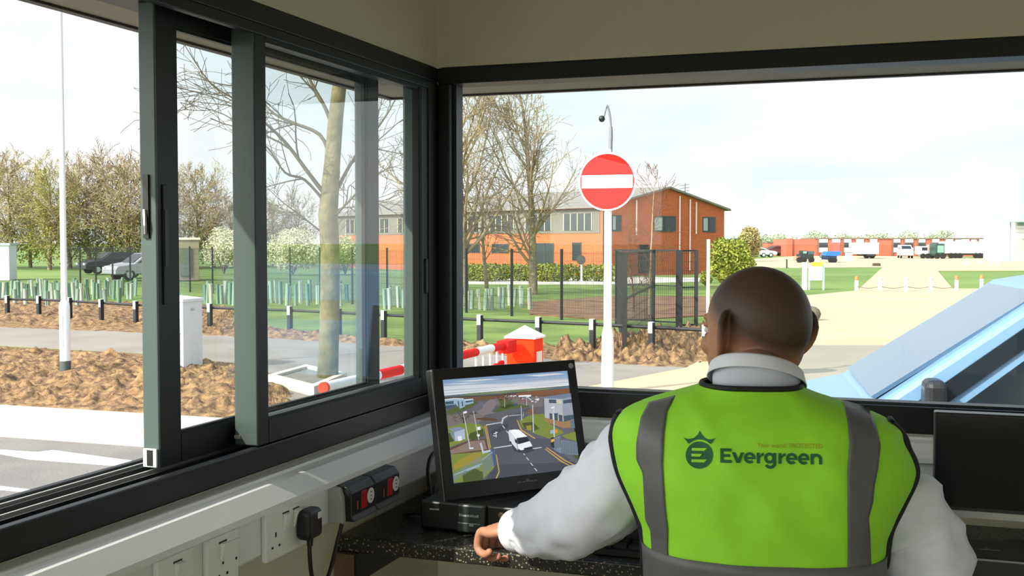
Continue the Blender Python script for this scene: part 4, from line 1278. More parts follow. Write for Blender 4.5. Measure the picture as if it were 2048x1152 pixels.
for i, (y0, lb) in enumerate(((1.838, 'black power block with a red switch, the one next to the double socket'), (1.949, 'black power block with a red switch, the one next to the monitor'))):
    x0, x1 = AX + .064, -.958
    t = thing('power_block', lb, 'power socket', (x0, y0, 1.584), 'black power blocks on the trunking')
    pf = [(x0, 1.586), (x1 + .006, 1.588), (x1, 1.598), (x1, 1.640), (x1 - .010, 1.652), (x0, 1.656)]
    MB().prism([(x, y0 + (.012 if i == 0 else .001), z) for x, z in pf], (0, .096 if i == 0 else .107, 0)).build('body', BLK, t, bevel=.002)
    if i == 0:
        MB().prism([(x, y0, z) for x, z in [(x0, 1.586), (x1 - .012, 1.588), (x1 - .014, 1.634), (x1 - .020, 1.650), (x0, 1.656)]], (0, .0125, 0)).build('end_cap', M('grey_end_cap', (168, 172, 168), .4), t, bevel=.001)
    MB().bb(x1 - .001, x1 + .0008, y0 + .052, y0 + .074, 1.603, 1.636).build('rocker_switch', M('switch_red', (170, 24, 34), .3), t, bevel=.001)
    MB().lathe((x1, y0 + .090, 1.621), [(.0145, -.001), (.0145, .0006), (.012, .0012)], 20, 0, (1, 0, 0)).build('round_label', M('label_white', (214, 214, 214), .5), t)
    for z in (1.614, 1.621, 1.628):
        MB().bb(x1 + .0012, x1 + .0014, y0 + .0865, y0 + .0935, z - .0012, z + .0012).build('label_print', M('label_ink', (90, 92, 96), .6), t)
    MB().bb(x1 - .001, x1 + .0006, y0 + .034, y0 + .037, 1.606, 1.622).build('indicator', M('indicator_amber', (180, 92, 50), .3), t)

# desk
def speckle():
    m = M('black_granite_laminate', (40, 40, 38), .34)
    n, l = m.node_tree.nodes, m.node_tree.links
    tc, v, r = n.new('ShaderNodeTexCoord'), n.new('ShaderNodeTexVoronoi'), n.new('ShaderNodeValToRGB')
    v.inputs['Scale'].default_value = 170
    r.color_ramp.elements[0].position, r.color_ramp.elements[1].position = .10, .34
    r.color_ramp.elements[0].color, r.color_ramp.elements[1].color = lin(170, 160, 130), lin(36, 35, 33)
    l.new(tc.outputs['Object'], v.inputs['Vector'])
    l.new(v.outputs['Distance'], r.inputs['Fac'])
    l.new(r.outputs['Color'], n['Principled BSDF'].inputs['Base Color'])
    return m
LAM = speckle()
t = thing('desk', 'black speckled worktop fixed along the front wall under the monitors', 'desk', (.3, 2.2, DZ))
MB().bb(AX + .003, RX - .01, DYF, BY - .003, DZ - .030, DZ).build('worktop', LAM, t, bevel=.004, seg=3)
MB().bb(AX + .004, AX + .046, DYF - .012, BY - .004, DZ - .088, DZ - .0305).build('batten', M('dark_oak', (104, 82, 62), .7, var=.12, vscale=40), t, bevel=.001)
MB().bb(AX + .046, AX + .050, DYF - .010, BY - .004, DZ - .088, DZ - .0305).build('batten_side', BLK, t)
MB().bb(AX + .05, RX - .02, BY - .05, BY - .004, DZ - .088, DZ - .0305).build('rear_batten', BLK, t)
for x in (.72, 2.1):
    MB().bb(x, x + .05, DYF + .06, DYF + .11, FZ, DZ - .0305).build('leg', FRAME_IN, t)

# monitor with the camera picture
MC, myaw, mt, mr, MW, MH = Vector((-.788, 2.25, 1.714)), .837, .224, .009, .301, .211
mn = Vector((math.sin(myaw), -math.cos(myaw), 0))
mu0 = Vector((math.cos(myaw), math.sin(myaw), 0))
mv0 = Vector((0, 0, 1)) * math.cos(mt) - mn * math.sin(mt)
mu = mu0 * math.cos(mr) + mv0 * math.sin(mr)
mv = mv0 * math.cos(mr) - mu0 * math.sin(mr)
mw = mu.cross(mv)                       # out of the screen
sp = lambda u, v, w=0.0: MC + mu * (u * MW / 2) + mv * (v * MH / 2) + mw * w
t = thing('monitor', 'black tilted monitor showing a white van on a road, in the corner', 'monitor', (MC.x, MC.y, 1.588))
R3 = Matrix((mu, mv, mw)).transposed()
MB().box(MC + mv * -.006 - mw * .016, (MW + .044, MH + .060, .028), R=R3).build('housing', M('monitor_black', (20, 20, 21), .35), t, bevel=.004, seg=3)
bz = MB()
for cu, cv, su, sv in ((-MW / 2 - .010, -.006, .020, MH + .058), (MW / 2 + .010, -.006, .020, MH + .058), (0, MH / 2 + .010, MW, .020), (0, -MH / 2 - .016, MW, .032)):
    bz.box(MC + mu * cu + mv * cv + mw * .001, (su, sv, .006), R=R3)
bz.build('bezel', M('bezel_black', (12, 12, 13), .3), t)
MB().lathe(MC + mu * (MW / 2 + .009) + mv * (MH / 2 + .010) + mw * .004, [(.006, 0), (.006, .001), (.004, .0015)], 16, 0, tuple(mw)).build('badge', M('badge_grey', (150, 152, 150), .4), t)
lg = MB()
for k, (x, w_) in enumerate(((-.020, .010), (-.009, .008), (0, .006), (.008, .008), (.018, .010))):
    lg.box(MC + mu * (x + .02) + mv * (-MH / 2 - .014 + (.002 if k == 2 else 0)) + mw * .0042, (w_, .0025 if k != 2 else .006, .0006), R=R3)
lg.build('maker_mark', M('mark_grey', (120, 118, 108), .4), t)
MB().box(MC - mw * .055 - mv * .05, (.14, .10, .05), R=R3).build('rear_shell', BLK, t, bevel=.01)
nb = MC - mw * .06 - mv * .06
MB().tube([nb, Vector((nb.x, nb.y, 1.592))], .018, 12).build('neck', BLK, t, smooth=50)
MB().lathe((nb.x, nb.y, 1.5805), [(.075, 0), (.073, .006), (.03, .012)], 24).build('foot', BLK, t, smooth=40)

# the picture on the screen: flat areas in the panel's own plane
c_src = [(168, 218), (1130, 184), (1222, 884), (258, 1038)]
c_dst = [(-1, 1), (1, 1), (1, -1), (-1, -1)]
A_, b_ = [], []
for (x, y), (u, v) in zip(c_src, c_dst):
    A_ += [[x, y, 1, 0, 0, 0, -u * x, -u * y], [0, 0, 0, x, y, 1, -v * x, -v * y]]
    b_ += [u, v]
hm = np.linalg.solve(np.array(A_, float), np.array(b_, float))
def suv(x, y):
    d = hm[6] * x + hm[7] * y + 1
    return max(-1, min(1, (hm[0] * x + hm[1] * y + hm[2]) / d)), max(-1, min(1, (hm[3] * x + hm[4] * y + hm[5]) / d))
scr = MB()
scr_m = []
scr_i = {}
def pic(rgb, *polys):
    if rgb not in scr_i:
        scr_i[rgb] = len(scr_m)
        scr_m.append(M('screen_%d_%d_%d' % rgb, rgb, .2, emit=1.0))
    for p_ in polys:
        k = len(scr.f)
        scr.add([sp(*suv(*q), .0012 + k * .000012) for q in p_], [tuple(range(len(p_)))], scr_i[rgb])
R_ = random.Random(3)
pic((176, 188, 204), [(168, 218), (1130, 184), (1222, 884), (258, 1038)])
pic((128, 156, 190), [(168, 218), (1130, 184), (1134, 214), (760, 232), (420, 236), (170, 246)])
pic((150, 172, 198), [(170, 246), (420, 236), (760, 232), (1134, 214), (1136, 236), (700, 256), (171, 266)])
pic((206, 211, 219), [(172, 272), (430, 262), (700, 268), (900, 256), (1138, 246), (1140, 262), (800, 286), (400, 292), (173, 296)], [(260, 232), (520, 222), (640, 226), (420, 238)], [(820, 208), (1040, 198), (1130, 206), (940, 218)], [(180, 252), (360, 246), (520, 248), (340, 256)])
pic((222, 222, 222), [(174, 306), (500, 296), (800, 286), (1140, 268), (1144, 296), (800, 312), (180, 340)])
pic((190, 198, 210), [(176, 318), (420, 304), (640, 302), (500, 314), (180, 332)], [(760, 292), (1000, 280), (1140, 276), (1000, 288)])
pic((92, 112, 122), [(180, 342), (420, 326), (700, 312), (960, 300), (1144, 290), (1148, 330), (180, 356)])
pic((112, 130, 96), [(330, 334), (560, 322), (760, 312), (960, 304), (1040, 302), (980, 318), (700, 330), (400, 344)])
pic((130, 142, 104), [(520, 330), (640, 318), (730, 318), (640, 330)], [(820, 312), (930, 306), (960, 310), (860, 320)])
pic((84, 76, 70), [(182, 352), (520, 344), (640, 338), (800, 326), (1148, 310), (1152, 352), (900, 352), (640, 366), (184, 372)])
pic((128, 88, 62), [(760, 334), (900, 322), (1148, 312), (1152, 350), (960, 358), (760, 352)])
pic((112, 84, 66), [(184, 364), (600, 352), (960, 348), (1152, 346), (1196, 690), (1060, 560), (760, 420), (620, 400), (300, 420), (192, 430)])
pic((96, 96, 104), [(190, 420), (330, 400), (620, 372), (960, 372), (1160, 420), (1222, 884), (258, 1038)])
pic((118, 112, 110), [(196, 500), (320, 480), (520, 490), (470, 560), (206, 590)], [(600, 368), (700, 360), (960, 366), (960, 440), (860, 440), (620, 420)])
pic((84, 98, 60), [(196, 470), (250, 440), (430, 400), (470, 386), (440, 430), (340, 460), (240, 490)], [(480, 470), (520, 420), (545, 390), (548, 430), (520, 470)], [(580, 474), (640, 420), (620, 372), (700, 380), (760, 420), (860, 428), (860, 440), (740, 450), (620, 476)])
pic((62, 72, 40), [(390, 490), (470, 468), (500, 460), (480, 474), (420, 492)], [(630, 440), (700, 416), (760, 424), (680, 452)])
pic((128, 120, 124), [(440, 470), (500, 420), (560, 378), (600, 378), (616, 410), (570, 470), (600, 480), (500, 500)])
pic((104, 104, 114), [(400, 480), (420, 430), (480, 392), (505, 400), (500, 440), (450, 476)])
for _ in range(26):
    x, y = R_.uniform(640, 940), R_.uniform(358, 400)
    pic(R_.choice([(220, 222, 226), (170, 186, 206), (70, 76, 92), (150, 80, 70)]), [(x, y), (x + 16, y - 1), (x + 18, y + 7), (x + 1, y + 8)])
pic((232, 234, 238), [(668, 352), (760, 350), (762, 364), (670, 366)], [(776, 352), (870, 350), (872, 362), (778, 364)])
pic((150, 174, 194), [(186, 374), (262, 366), (276, 376), (276, 412), (192, 418)], [(262, 366), (350, 372), (356, 430), (318, 446), (280, 410)], [(350, 376), (424, 372), (426, 404), (356, 420)])
pic((206, 216, 226), [(186, 370), (262, 362), (345, 366), (345, 374), (262, 370), (187, 378)], [(350, 374), (424, 370), (424, 376), (352, 382)])
pic((66, 88, 108), [(192, 390), (262, 384), (264, 408), (196, 412)], [(296, 388), (306, 388), (312, 436), (304, 440)], [(328, 388), (338, 388), (342, 426), (334, 430)], [(360, 388), (422, 382), (422, 392), (362, 400)], [(194, 420), (270, 414), (274, 436), (198, 446)])
for (cx, cy, rx, ry, c_) in ((320, 500, 80, 60, (110, 88, 66)), (650, 372, 46, 36, (120, 88, 60)), (870, 480, 40, 26, (150, 104, 66)), (700, 360, 60, 18, (106, 82, 62))):
    for _ in range(44):
        a = R_.uniform(0, 6.28)
        r = R_.random() ** .6
        x, y = cx + math.cos(a) * r * rx, cy + math.sin(a) * r * ry
        pic(R_.choice([c_, tuple(int(v * .7) for v in c_)]), [(x, y), (x + 14, y - 8), (x + 16, y - 6), (x + 3, y + 3)])
for x0, y0, x1, y1 in ((345, 590, 330, 480), (345, 540, 290, 470), (340, 560, 390, 480), (342, 530, 360, 460), (330, 510, 262, 500), (350, 520, 410, 500)):
    pic((58, 48, 40), [(x0 - 4, y0), (x0 + 4, y0), (x1 + 1, y1), (x1 - 1, y1)])
pic((122, 136, 60), [(208, 590), (330, 560), (470, 566), (510, 590), (500, 660), (380, 690), (226, 750)], [(236, 800), (320, 790), (480, 780), (560, 790), (590, 900), (500, 990), (262, 1030), (246, 900)], [(780, 540), (860, 500), (960, 490), (1000, 560), (1110, 630), (1010, 676), (900, 640), (800, 590)], [(1090, 650), (1200, 620), (1208, 690), (1120, 670)])
pic((74, 84, 38), [(390, 640), (500, 600), (506, 660), (420, 690), (380, 680)], [(330, 960), (430, 910), (500, 940), (500, 1000), (340, 1030)], [(800, 560), (880, 550), (930, 600), (880, 625), (820, 600)], [(214, 640), (260, 630), (262, 700), (222, 712)], [(1160, 740), (1216, 740), (1222, 830), (1180, 800)])
pic((150, 138, 54), [(250, 900), (300, 850), (420, 790), (480, 790), (490, 850), (330, 900), (262, 930)], [(832, 580), (872, 576), (872, 616), (836, 612)])
pic((96, 72, 52), [(440, 522), (520, 516), (610, 530), (610, 545), (520, 540), (450, 530)], [(228, 760), (400, 690), (520, 680), (540, 770), (400, 790), (236, 805)])
pic((138, 118, 108), [(228, 775), (400, 700), (510, 690), (530, 760), (420, 775), (236, 803)])
pic((82, 84, 94), [(520, 560), (640, 560), (700, 520), (790, 470), (860, 450), (760, 530), (780, 600), (900, 670), (1010, 680), (1120, 800), (1222, 884), (560, 1000), (620, 900), (590, 780), (540, 700)])
pic((66, 68, 80), [(600, 880), (1180, 840), (1222, 890), (900, 940), (520, 1005)], [(560, 620), (690, 560), (700, 590), (580, 660)])
pic((196, 196, 200), [(640, 560), (650, 520), (690, 500), (694, 506), (660, 528), (650, 570)], [(580, 748), (730, 722), (736, 730), (586, 754)], [(850, 752), (946, 736), (948, 742), (854, 760)], [(520, 570), (640, 552), (640, 558), (524, 578)], [(790, 496), (700, 504), (702, 508), (790, 500)])
for k in range(9):
    a, b_2 = k / 9, (k + .55) / 9
    pic((210, 210, 206), [(648 + 275 * a, 580 + 355 * a), (654 + 275 * a, 578 + 355 * a), (656 + 275 * b_2, 578 + 355 * b_2), (650 + 275 * b_2, 580 + 355 * b_2)])
pic((200, 164, 84), [(508, 580), (514, 578), (552, 760), (546, 764)], [(520, 578), (526, 577), (560, 740), (556, 756)], [(600, 800), (606, 798), (630, 930), (612, 1000), (600, 1000), (622, 930)], [(760, 540), (766, 538), (800, 610), (900, 672), (896, 678), (792, 616)], [(980, 742), (986, 738), (1120, 830), (1222, 880), (1222, 886), (1114, 836)], [(970, 752), (975, 749), (1100, 840), (1180, 880), (1176, 884), (1090, 844)])
pic((214, 214, 214), [(580, 640), (612, 626), (614, 632), (584, 646)], [(596, 624), (602, 624), (606, 668), (600, 668)], [(576, 652), (606, 656), (604, 662), (578, 658)])
# building by the bend
pic((178, 182, 190), [(962, 380), (1092, 384), (1100, 548), (968, 520)])
pic((150, 156, 168), [(1092, 384), (1160, 372), (1182, 530), (1100, 548)])
pic((112, 128, 150), [(930, 372), (1130, 348), (1158, 346), (1160, 372), (1090, 386), (962, 380)])
pic((158, 122, 84), [(968, 520), (1100, 548), (1104, 598), (970, 548)], [(1100, 548), (1182, 530), (1186, 590), (1104, 598)])
pic((70, 86, 100), [(996, 388), (1048, 390), (1050, 416), (998, 414)], [(1098, 396), (1160, 388), (1162, 414), (1100, 420)], [(1000, 488), (1094, 504), (1096, 552), (1004, 530)], [(1102, 508), (1176, 500), (1180, 530), (1106, 552)])
pic((206, 200, 170), [(1056, 392), (1084, 394), (1086, 420), (1058, 418)], [(1022, 492), (1030, 493), (1032, 538), (1024, 536)], [(1060, 498), (1066, 499), (1070, 545), (1064, 544)])
pic((96, 120, 136), [(1150, 540), (1186, 534), (1190, 596), (1156, 598)])
# shed
pic((126, 142, 162), [(212, 604), (300, 586), (348, 604), (262, 632)])
pic((168, 184, 200), [(262, 632), (348, 604), (354, 684), (270, 704)])
pic((118, 136, 154), [(222, 622), (262, 632), (270, 704), (240, 668)])
pic((226, 228, 230), [(288, 666), (322, 658), (328, 694), (296, 702)])
# fences
for k in range(26):
    a = k / 25
    x, y = 256 + 240 * a, 1020 - 150 * a
    pic((120, 136, 156), [(x, y), (x + 4, y), (x + 2, y - 62 - 10 * a), (x - 2, y - 62 - 10 * a)])
for k in range(13):
    a = k / 12
    x, y = 496 + 90 * a, 960 - 76 * a
    pic((106, 124, 150), [(x, y), (x + 4, y), (x + 2, y - 120), (x - 2, y - 120)])
pic((150, 166, 186), [(256, 968), (340, 930), (490, 870), (492, 876), (344, 938), (258, 976)], [(490, 840), (580, 770), (582, 776), (492, 848)], [(360, 920), (470, 876), (472, 896), (366, 936)])
pic((60, 86, 124), [(570, 764), (582, 760), (596, 880), (584, 886)])
pic((180, 196, 206), [(470, 716), (484, 708), (506, 790), (494, 800)], [(494, 776), (556, 764), (560, 778), (500, 794)])
pic((120, 134, 150), [(1016, 680), (1080, 652), (1088, 784), (1020, 744)], [(1084, 684), (1208, 692), (1214, 790), (1090, 784)])
for k in range(14):
    x = 1092 + 120 * k / 13
    pic((64, 74, 92), [(x, 690), (x + 3, 690), (x + 6, 784), (x + 3, 784)])
for k in range(7):
    x, y = 1022 + 58 * k / 6, 684 - 24 * k / 6
    pic((64, 74, 92), [(x, y), (x + 3, y), (x + 5, y + 76), (x + 2, y + 74)])
pic((40, 40, 44), [(1010, 670), (1034, 660), (1038, 744), (1014, 738)])
pic((214, 178, 60), [(1012, 682), (1036, 674), (1036, 694), (1013, 702)])
pic((226, 140, 60), [(1040, 608), (1060, 606), (1060, 632), (1041, 634)])
pic((150, 178, 206), [(1006, 614), (1038, 608), (1040, 634), (1008, 638)])
# lamp columns
for x0, y0, x1, y1, w_ in ((390, 750, 336, 474, 4), (462, 690, 418, 466, 3), (884, 628, 876, 424, 4), (796, 540, 790, 430, 3), (1036, 664, 1030, 440, 4), (806, 510, 808, 476, 2), (666, 440, 664, 372, 2), (832, 430, 830, 376, 2)):
    pic((196, 206, 214), [(x0 - w_, y0), (x0 + w_, y0), (x1 + w_ * .6, y1), (x1 - w_ * .6, y1)])
pic((228, 232, 236), [(336, 472), (362, 464), (368, 480), (344, 486)], [(382, 752), (420, 748), (418, 758), (388, 762)], [(1010, 446), (1034, 438), (1036, 450), (1012, 456)], [(448, 590), (474, 586), (476, 612), (452, 614)], [(446, 648), (468, 644), (470, 662), (450, 664)])
pic((60, 84, 120), [(1032, 490), (1060, 488), (1060, 506), (1034, 508)], [(740, 414), (760, 412), (762, 432), (742, 434)])
# white van
pic((58, 60, 70), [(706, 690), (770, 770), (880, 750), (900, 760), (820, 790), (740, 770)])
pic((214, 218, 226), [(694, 626), (700, 612), (756, 690), (766, 764), (704, 696)])
pic((240, 242, 246), [(700, 614), (740, 608), (776, 610), (838, 660), (760, 672), (754, 684)])
pic((28, 36, 50), [(760, 676), (836, 664), (856, 694), (776, 718)])
pic((232, 235, 240), [(776, 718), (856, 694), (876, 730), (874, 744), (792, 764), (768, 752), (764, 716)])
pic((34, 40, 52), [(812, 748), (876, 732), (878, 750), (816, 768)], [(742, 676), (756, 690), (764, 716), (746, 704)], [(770, 756), (790, 770), (780, 776), (770, 768)], [(706, 692), (720, 706), (718, 716), (708, 706)])
pic((255, 255, 255), [(726, 612), (756, 610), (800, 646), (772, 652)], [(780, 740), (804, 748), (800, 758), (782, 752)])
scr.build('screen_picture', scr_m, t)

# recorder under the monitor
t = thing('recorder_unit', 'black recorder unit under the tilted monitor with a greenish front panel', 'recorder', (-.66, 2.24, DZ))
MB().bb(-.925, -.40, 2.085, 2.41, DZ + .004, DZ + .060).build('case', M('satin_black', (14, 15, 15), .4), t, bevel=.004)
o = MB().bb(-.842, -.782, 2.072, 2.085, DZ + .006, DZ + .062).build('front_panel', M('dark_green_panel', (44, 56, 54), .3), t, bevel=.004)
m = MB()
rr_ = random.Random(8)
x = -.836
while x < -.796:
    w_ = rr_.uniform(.002, .005)
    m.bb(x, x + w_, 2.0712, 2.0721, DZ + .038, DZ + .038 + rr_.uniform(.003, .0055))
    x += w_ + .0012
m.build('panel_lettering', M('faded_print', (150, 160, 156), .5), o)
MB().bb(-.838, -.792, 2.0712, 2.0721, DZ + .024, DZ + .0255).bb(-.815, -.806, 2.0712, 2.0721, DZ + .0195, DZ + .024).build('panel_line', M('faded_print'), o)
MB().bb(-.905, -.885, 2.0842, 2.0852, DZ + .043, DZ + .0455).build('slot', M('faded_print'), t)
for k in range(4):
    for z in (.026, .044):
        MB().lathe((-.752 + k * .024, 2.0855, DZ + z), [(.006, 0), (.006, .004), (.004, .005)], 12, 0, (0, -1, 0)).build('button', M('button_tan', (112, 92, 70), .5), t)
for x in (-.90, -.44):
    for y in (2.11, 2.38):
        MB().cyl((x, y, DZ), (x, y, DZ + .005), .012, n=12).build('rubber_foot', RUB, t)

# loose cables
rr_ = random.Random(4)
pts = []
for k in range(46):
    a = k * .42
    r = .034 + .008 * math.sin(k * .9)
    pts.append((-.945 + 1.2 * r * math.cos(a), 2.16 + r * math.sin(a), DZ + .004 + .0035 * (k % 15) / 4))
o = MB().tube(crom(pts, 3), .0022, 6).build('coiled_cable', BLK, org=(-.945, 2.16, DZ), smooth=80)
tag(o, 'thin black cable lying coiled on the desk between power block and recorder', 'cable')
pts = [at(*q, Y=y) for q, y in (((862, 992), 2.20), ((856, 955), 2.22), ((858, 925), 2.25), ((866, 908), 2.28), ((880, 900), 2.32), ((905, 898), 2.38))]
o = MB().tube(crom(pts, 5), .0045, 8).build('monitor_cable', BLK, org=pts[0], smooth=80)
tag(o, 'black cable arching from behind the tilted monitor down to the desk', 'cable')
pts = [at(*q, Y=y) for q, y in (((868, 1000), 2.24), ((872, 975), 2.26), ((880, 955), 2.29), ((890, 950), 2.33))]
o = MB().tube(crom(pts, 5), .003, 8).build('grey_cable', M('cable_grey', (96, 98, 98), .5), org=pts[0], smooth=80)
tag(o, 'short grey cable beside the foot of the tilted monitor', 'cable')

# second monitor and the boxes round it
t = thing('large_monitor', 'large black monitor at the picture edge beside the white sleeve', 'monitor', (.30, 2.25, DZ))
a0 = at(1868, 824, Y=2.2)
x0, x1, z0, z1 = a0.x, a0.x + .50, 1.602, a0.z
MB().bb(x0, x1, 2.2, 2.235, z0, z1).build('housing', M('monitor_black'), t, bevel=.003)
MB().bb(x0 + .004, x1 - .004, 2.1985, 2.2002, z0 + .018, z1 - .004).build('dark_screen', M('dark_glass', (5, 5, 6), .12), t)
MB().bb(x0, x1, 2.196, 2.2, z0, z0 + .012).build('silver_strip', M('brushed_silver', (172, 170, 164), .35, .7), t)
MB().bb(x0, x0 + .0025, 2.196, 2.2, z0, z1).build('side_trim', M('trim_grey', (86, 86, 90), .4), t)
MB().bb((x0 + x1) / 2 - .03, (x0 + x1) / 2 + .03, 2.236, 2.26, DZ + .01, z0 + .12).build('neck', BLK, t)
MB().bb((x0 + x1) / 2 - .12, (x0 + x1) / 2 + .12, 2.17, 2.36, DZ, DZ + .010).build('foot', BLK, t, bevel=.004)
t = thing('desk_recorder', 'low black box on the desk below the large monitor, half behind the sleeve', 'recorder', (.3, 2.08, DZ))
MB().bb(.045, .42, 2.04, 2.165, DZ + .002, DZ + .052).build('case', M('satin_black'), t, bevel=.002)
MB().bb(.047, .418, 2.0385, 2.0405, DZ + .047, DZ + .050).build('edge_trim', M('trim_pale', (150, 150, 150), .4), t)
MB().bb(.115, .15, 2.09, 2.093, DZ + .0523, DZ + .0535).bb(.125, .135, 2.094, 2.1, DZ + .0523, DZ + .054).build('top_latch', M('trim_grey'), t)
t = thing('keyboard', 'black keyboard on the desk between the white sleeve and the vest', 'keyboard', (-.36, 2.07, DZ))
MB().prism([(-.55, 2.02, DZ + .001), (-.55, 2.155, DZ + .001), (-.55, 2.155, DZ + .022), (-.55, 2.02, DZ + .012)], (.42, 0, 0)).build('case', M('satin_black'), t, bevel=.002)
for r in range(4):
    for k in range(14):
        y = 2.034 + r * .028
        MB().bb(-.542 + k * .029, -.518 + k * .029, y, y + .022, DZ + .013 + r * .0021, DZ + .020 + r * .0021).build('key', BLK, t)
# ------------------------------------------------------------------ van passing the front window
vrot = .14
vb = at(1748, 812, D=6.75)
vo = Matrix.Rotation(vrot, 3, 'Z') @ Vector((.78, -.85, 0))
t = car('passing_van', 'pale blue van close outside the front window, cut by the picture edge', 'van', (vb.x - vo.x, vb.y - vo.y, 0), vrot, M('pale_blue_van', (108, 144, 176), .3, .1), L=5.2, W=1.95, Hh=1.9, van=True, rk=.42, screen=M('sky_reflection_glass', (70, 98, 122), .12))  # windscreen blue is the sky's reflection put into its base colour
ORG[t.name] = Vector((0, 0, 0))
MB().box((1.08, -1.07, 1.2), (.12, .2, .24)).build('door_mirror', M('mirror_black', (30, 32, 34), .4), t, bevel=.04, seg=3)
MB().box((2.1, -.985, 1.0), (.2, .03, .03)).build('door_handle', M('mirror_black'), t, bevel=.008)
MB().box((.06, 0, .45), (.16, 1.8, .22)).build('front_bumper', M('bumper_grey', (60, 64, 68), .6), t, bevel=.03)
MB().box((2.42, -.983, .85), (.012, .012, 1.0)).box((1.0, -.983, .8), (.012, .012, .7)).build('door_gap', M('mirror_black'), t)
MB().box((3.4, -.982, .72), (2.0, .014, .10)).build('side_stripe', M('orange_stripe', (214, 120, 80), .5), t)
MB().prism([(.95, -.945, 1.13), (1.12, -.945, 1.13), (1.78, -.86, 1.62), (1.62, -.86, 1.62)], (0, -.02, 0)).build('quarter_light', CARGL, t)
MB().prism([(2.52, -.84, 1.16), (4.6, -.84, 1.16), (4.6, -.80, 1.68), (2.52, -.80, 1.68)], (0, -.06, 0)).build('rear_side_glass', M('grey_privacy_glass', (120, 128, 128), .2), t)

# ------------------------------------------------------------------ the guard
PA = math.radians(6.5)
pu, pw, pz = Vector((math.cos(PA), math.sin(PA), 0)), Vector((-math.sin(PA), math.cos(PA), 0)), Vector((0, 0, 1))
PO = at(1525, 900, D=1.78)
PO.z = 0
W3 = lambda s, tt, k: PO + pu * s + pz * tt + pw * k
def st(px, py, k=0.0):
    d = ray(px, py)
    lam = ((PO + pw * k) - CC).dot(pw) / d.dot(pw)
    p_ = CC + d * lam
    return (p_ - PO).dot(pu), p_.z
P3 = lambda px, py, k: W3(*st(px, py, k), k)

VR = [(1345, 1300, 1776, .122, .150), (1152, 1291, 1776, .126, .148), (1122, 1290, 1768, .128, .145), (1057, 1286, 1773, .132, .14), (1009, 1266, 1794, .134, .135), (953, 1240, 1824, .134, .128),
      (924, 1233, 1832, .132, .122), (895, 1228, 1822, .129, .115), (868, 1226, 1806, .124, .108), (845, 1232, 1804, .115, .10), (826, 1245, 1772, .104, .09), (810, 1278, 1728, .093, .08), (798, 1305, 1690, .084, .075),
      (787, 1346, 1645, .075, .07), (776, 1382, 1614, .072, .066), (766, 1414, 1596, .068, .062)]
VT = []
for y, xl, xr, kb, kf in VR:
    (a, ta), (b, tb) = st(xl, y), st(xr, y)
    VT.append(((ta + tb) / 2, (a + b) / 2, (b - a) / 2, kb, kf))
VT.sort()
def vrow(tt):
    acc = [0, 0, 0, 0]
    for d in (-.006, 0, .006):
        r = interp(VT, tt + d)
        acc = [x + y / 3 for x, y in zip(acc, r)]
    return acc
PW = 2.5
def wrin(s, tt):
    a = noise.noise(Vector((s * 7 + tt * 5, tt * 9, 1.3))) * .006
    b = noise.noise(Vector((s * 5 - tt * 11, tt * 4 + s * 14, 7.7))) * .0055
    c_ = max(0, noise.noise(Vector((s * 20 + tt * 16, tt * 4 - s * 3, 3.1)))) * .006
    return a + b + c_
def vsurf(s, tt, off=0.0):
    c_, hw, kb, kf = vrow(tt)
    sg = min(.999, abs((s - c_) / hw))
    k = -kb * (1 - sg ** PW) ** (1 / PW)
    fade = (1 - sg ** 6)
    return W3(s, tt, k - wrin(s, tt) * fade - off)
def vpx(px, py, off=0.0):
    k = -.1
    for _ in range(8):
        s, tt = st(px, py, k)
        k = (vsurf(s, tt) - PO).dot(pw)
    return s, tt
def vring(tt, n=72, grow=0.0):
    c_, hw, kb, kf = vrow(tt)
    out = []
    for j in range(n):
        a = 2 * math.pi * j / n
        ca_, sn = math.cos(a), math.sin(a)
        s = c_ + (hw + grow) * math.copysign(abs(ca_) ** (2 / PW), ca_)
        d = math.copysign(abs(sn) ** (2 / PW), sn)
        k = (kf + grow) * d if d > 0 else (kb + grow) * d
        if d < 0:
            k -= wrin(s, tt) * min(1, -d * 2)
        out.append(W3(s, tt, k))
    return out
def sring(tt, f, n=40):
    """A body section inside the vest."""
    c_, hw, kb, kf = vrow(tt)
    return [W3(c_ + hw * f * math.cos(2 * math.pi * j / n), tt, (kf * f if math.sin(2 * math.pi * j / n) > 0 else kb * f) * math.sin(2 * math.pi * j / n)) for j in range(n)]

SKIN = M('guard_skin', (186, 132, 104), .55)
def skin():
    n, l = SKIN.node_tree.nodes, SKIN.node_tree.links
    b = n['Principled BSDF']
    b.inputs['Subsurface Weight'].default_value = .22
    b.inputs['Subsurface Radius'].default_value = (.020, .006, .003)
    tc, dt, mr_, mx, nz = n.new('ShaderNodeTexCoord'), n.new('ShaderNodeVectorMath'), n.new('ShaderNodeMapRange'), n.new('ShaderNodeMix'), n.new('ShaderNodeTexNoise')
    mx.data_type = 'RGBA'
    nz.inputs['Scale'].default_value = 900
    sub = n.new('ShaderNodeVectorMath')
    sub.operation = 'SUBTRACT'
    sub.inputs[1].default_value = HL(0, .02, -.062) - PORG
    dt.operation = 'DOT_PRODUCT'
    dt.inputs[1].default_value = (pz * .86 - hf * .50)
    mr_.inputs['From Min'].default_value, mr_.inputs['From Max'].default_value = .052, .085
    l.new(tc.outputs['Object'], sub.inputs[0])
    l.new(sub.outputs[0], dt.inputs[0])
    l.new(dt.outputs['Value'], mr_.inputs['Value'])
    mx.inputs['A'].default_value = lin(178, 128, 100)
    mx.inputs['B'].default_value = lin(74, 56, 44)
    l.new(mr_.outputs['Result'], mx.inputs['Factor'])
    l.new(mx.outputs['Result'], b.inputs['Base Color'])

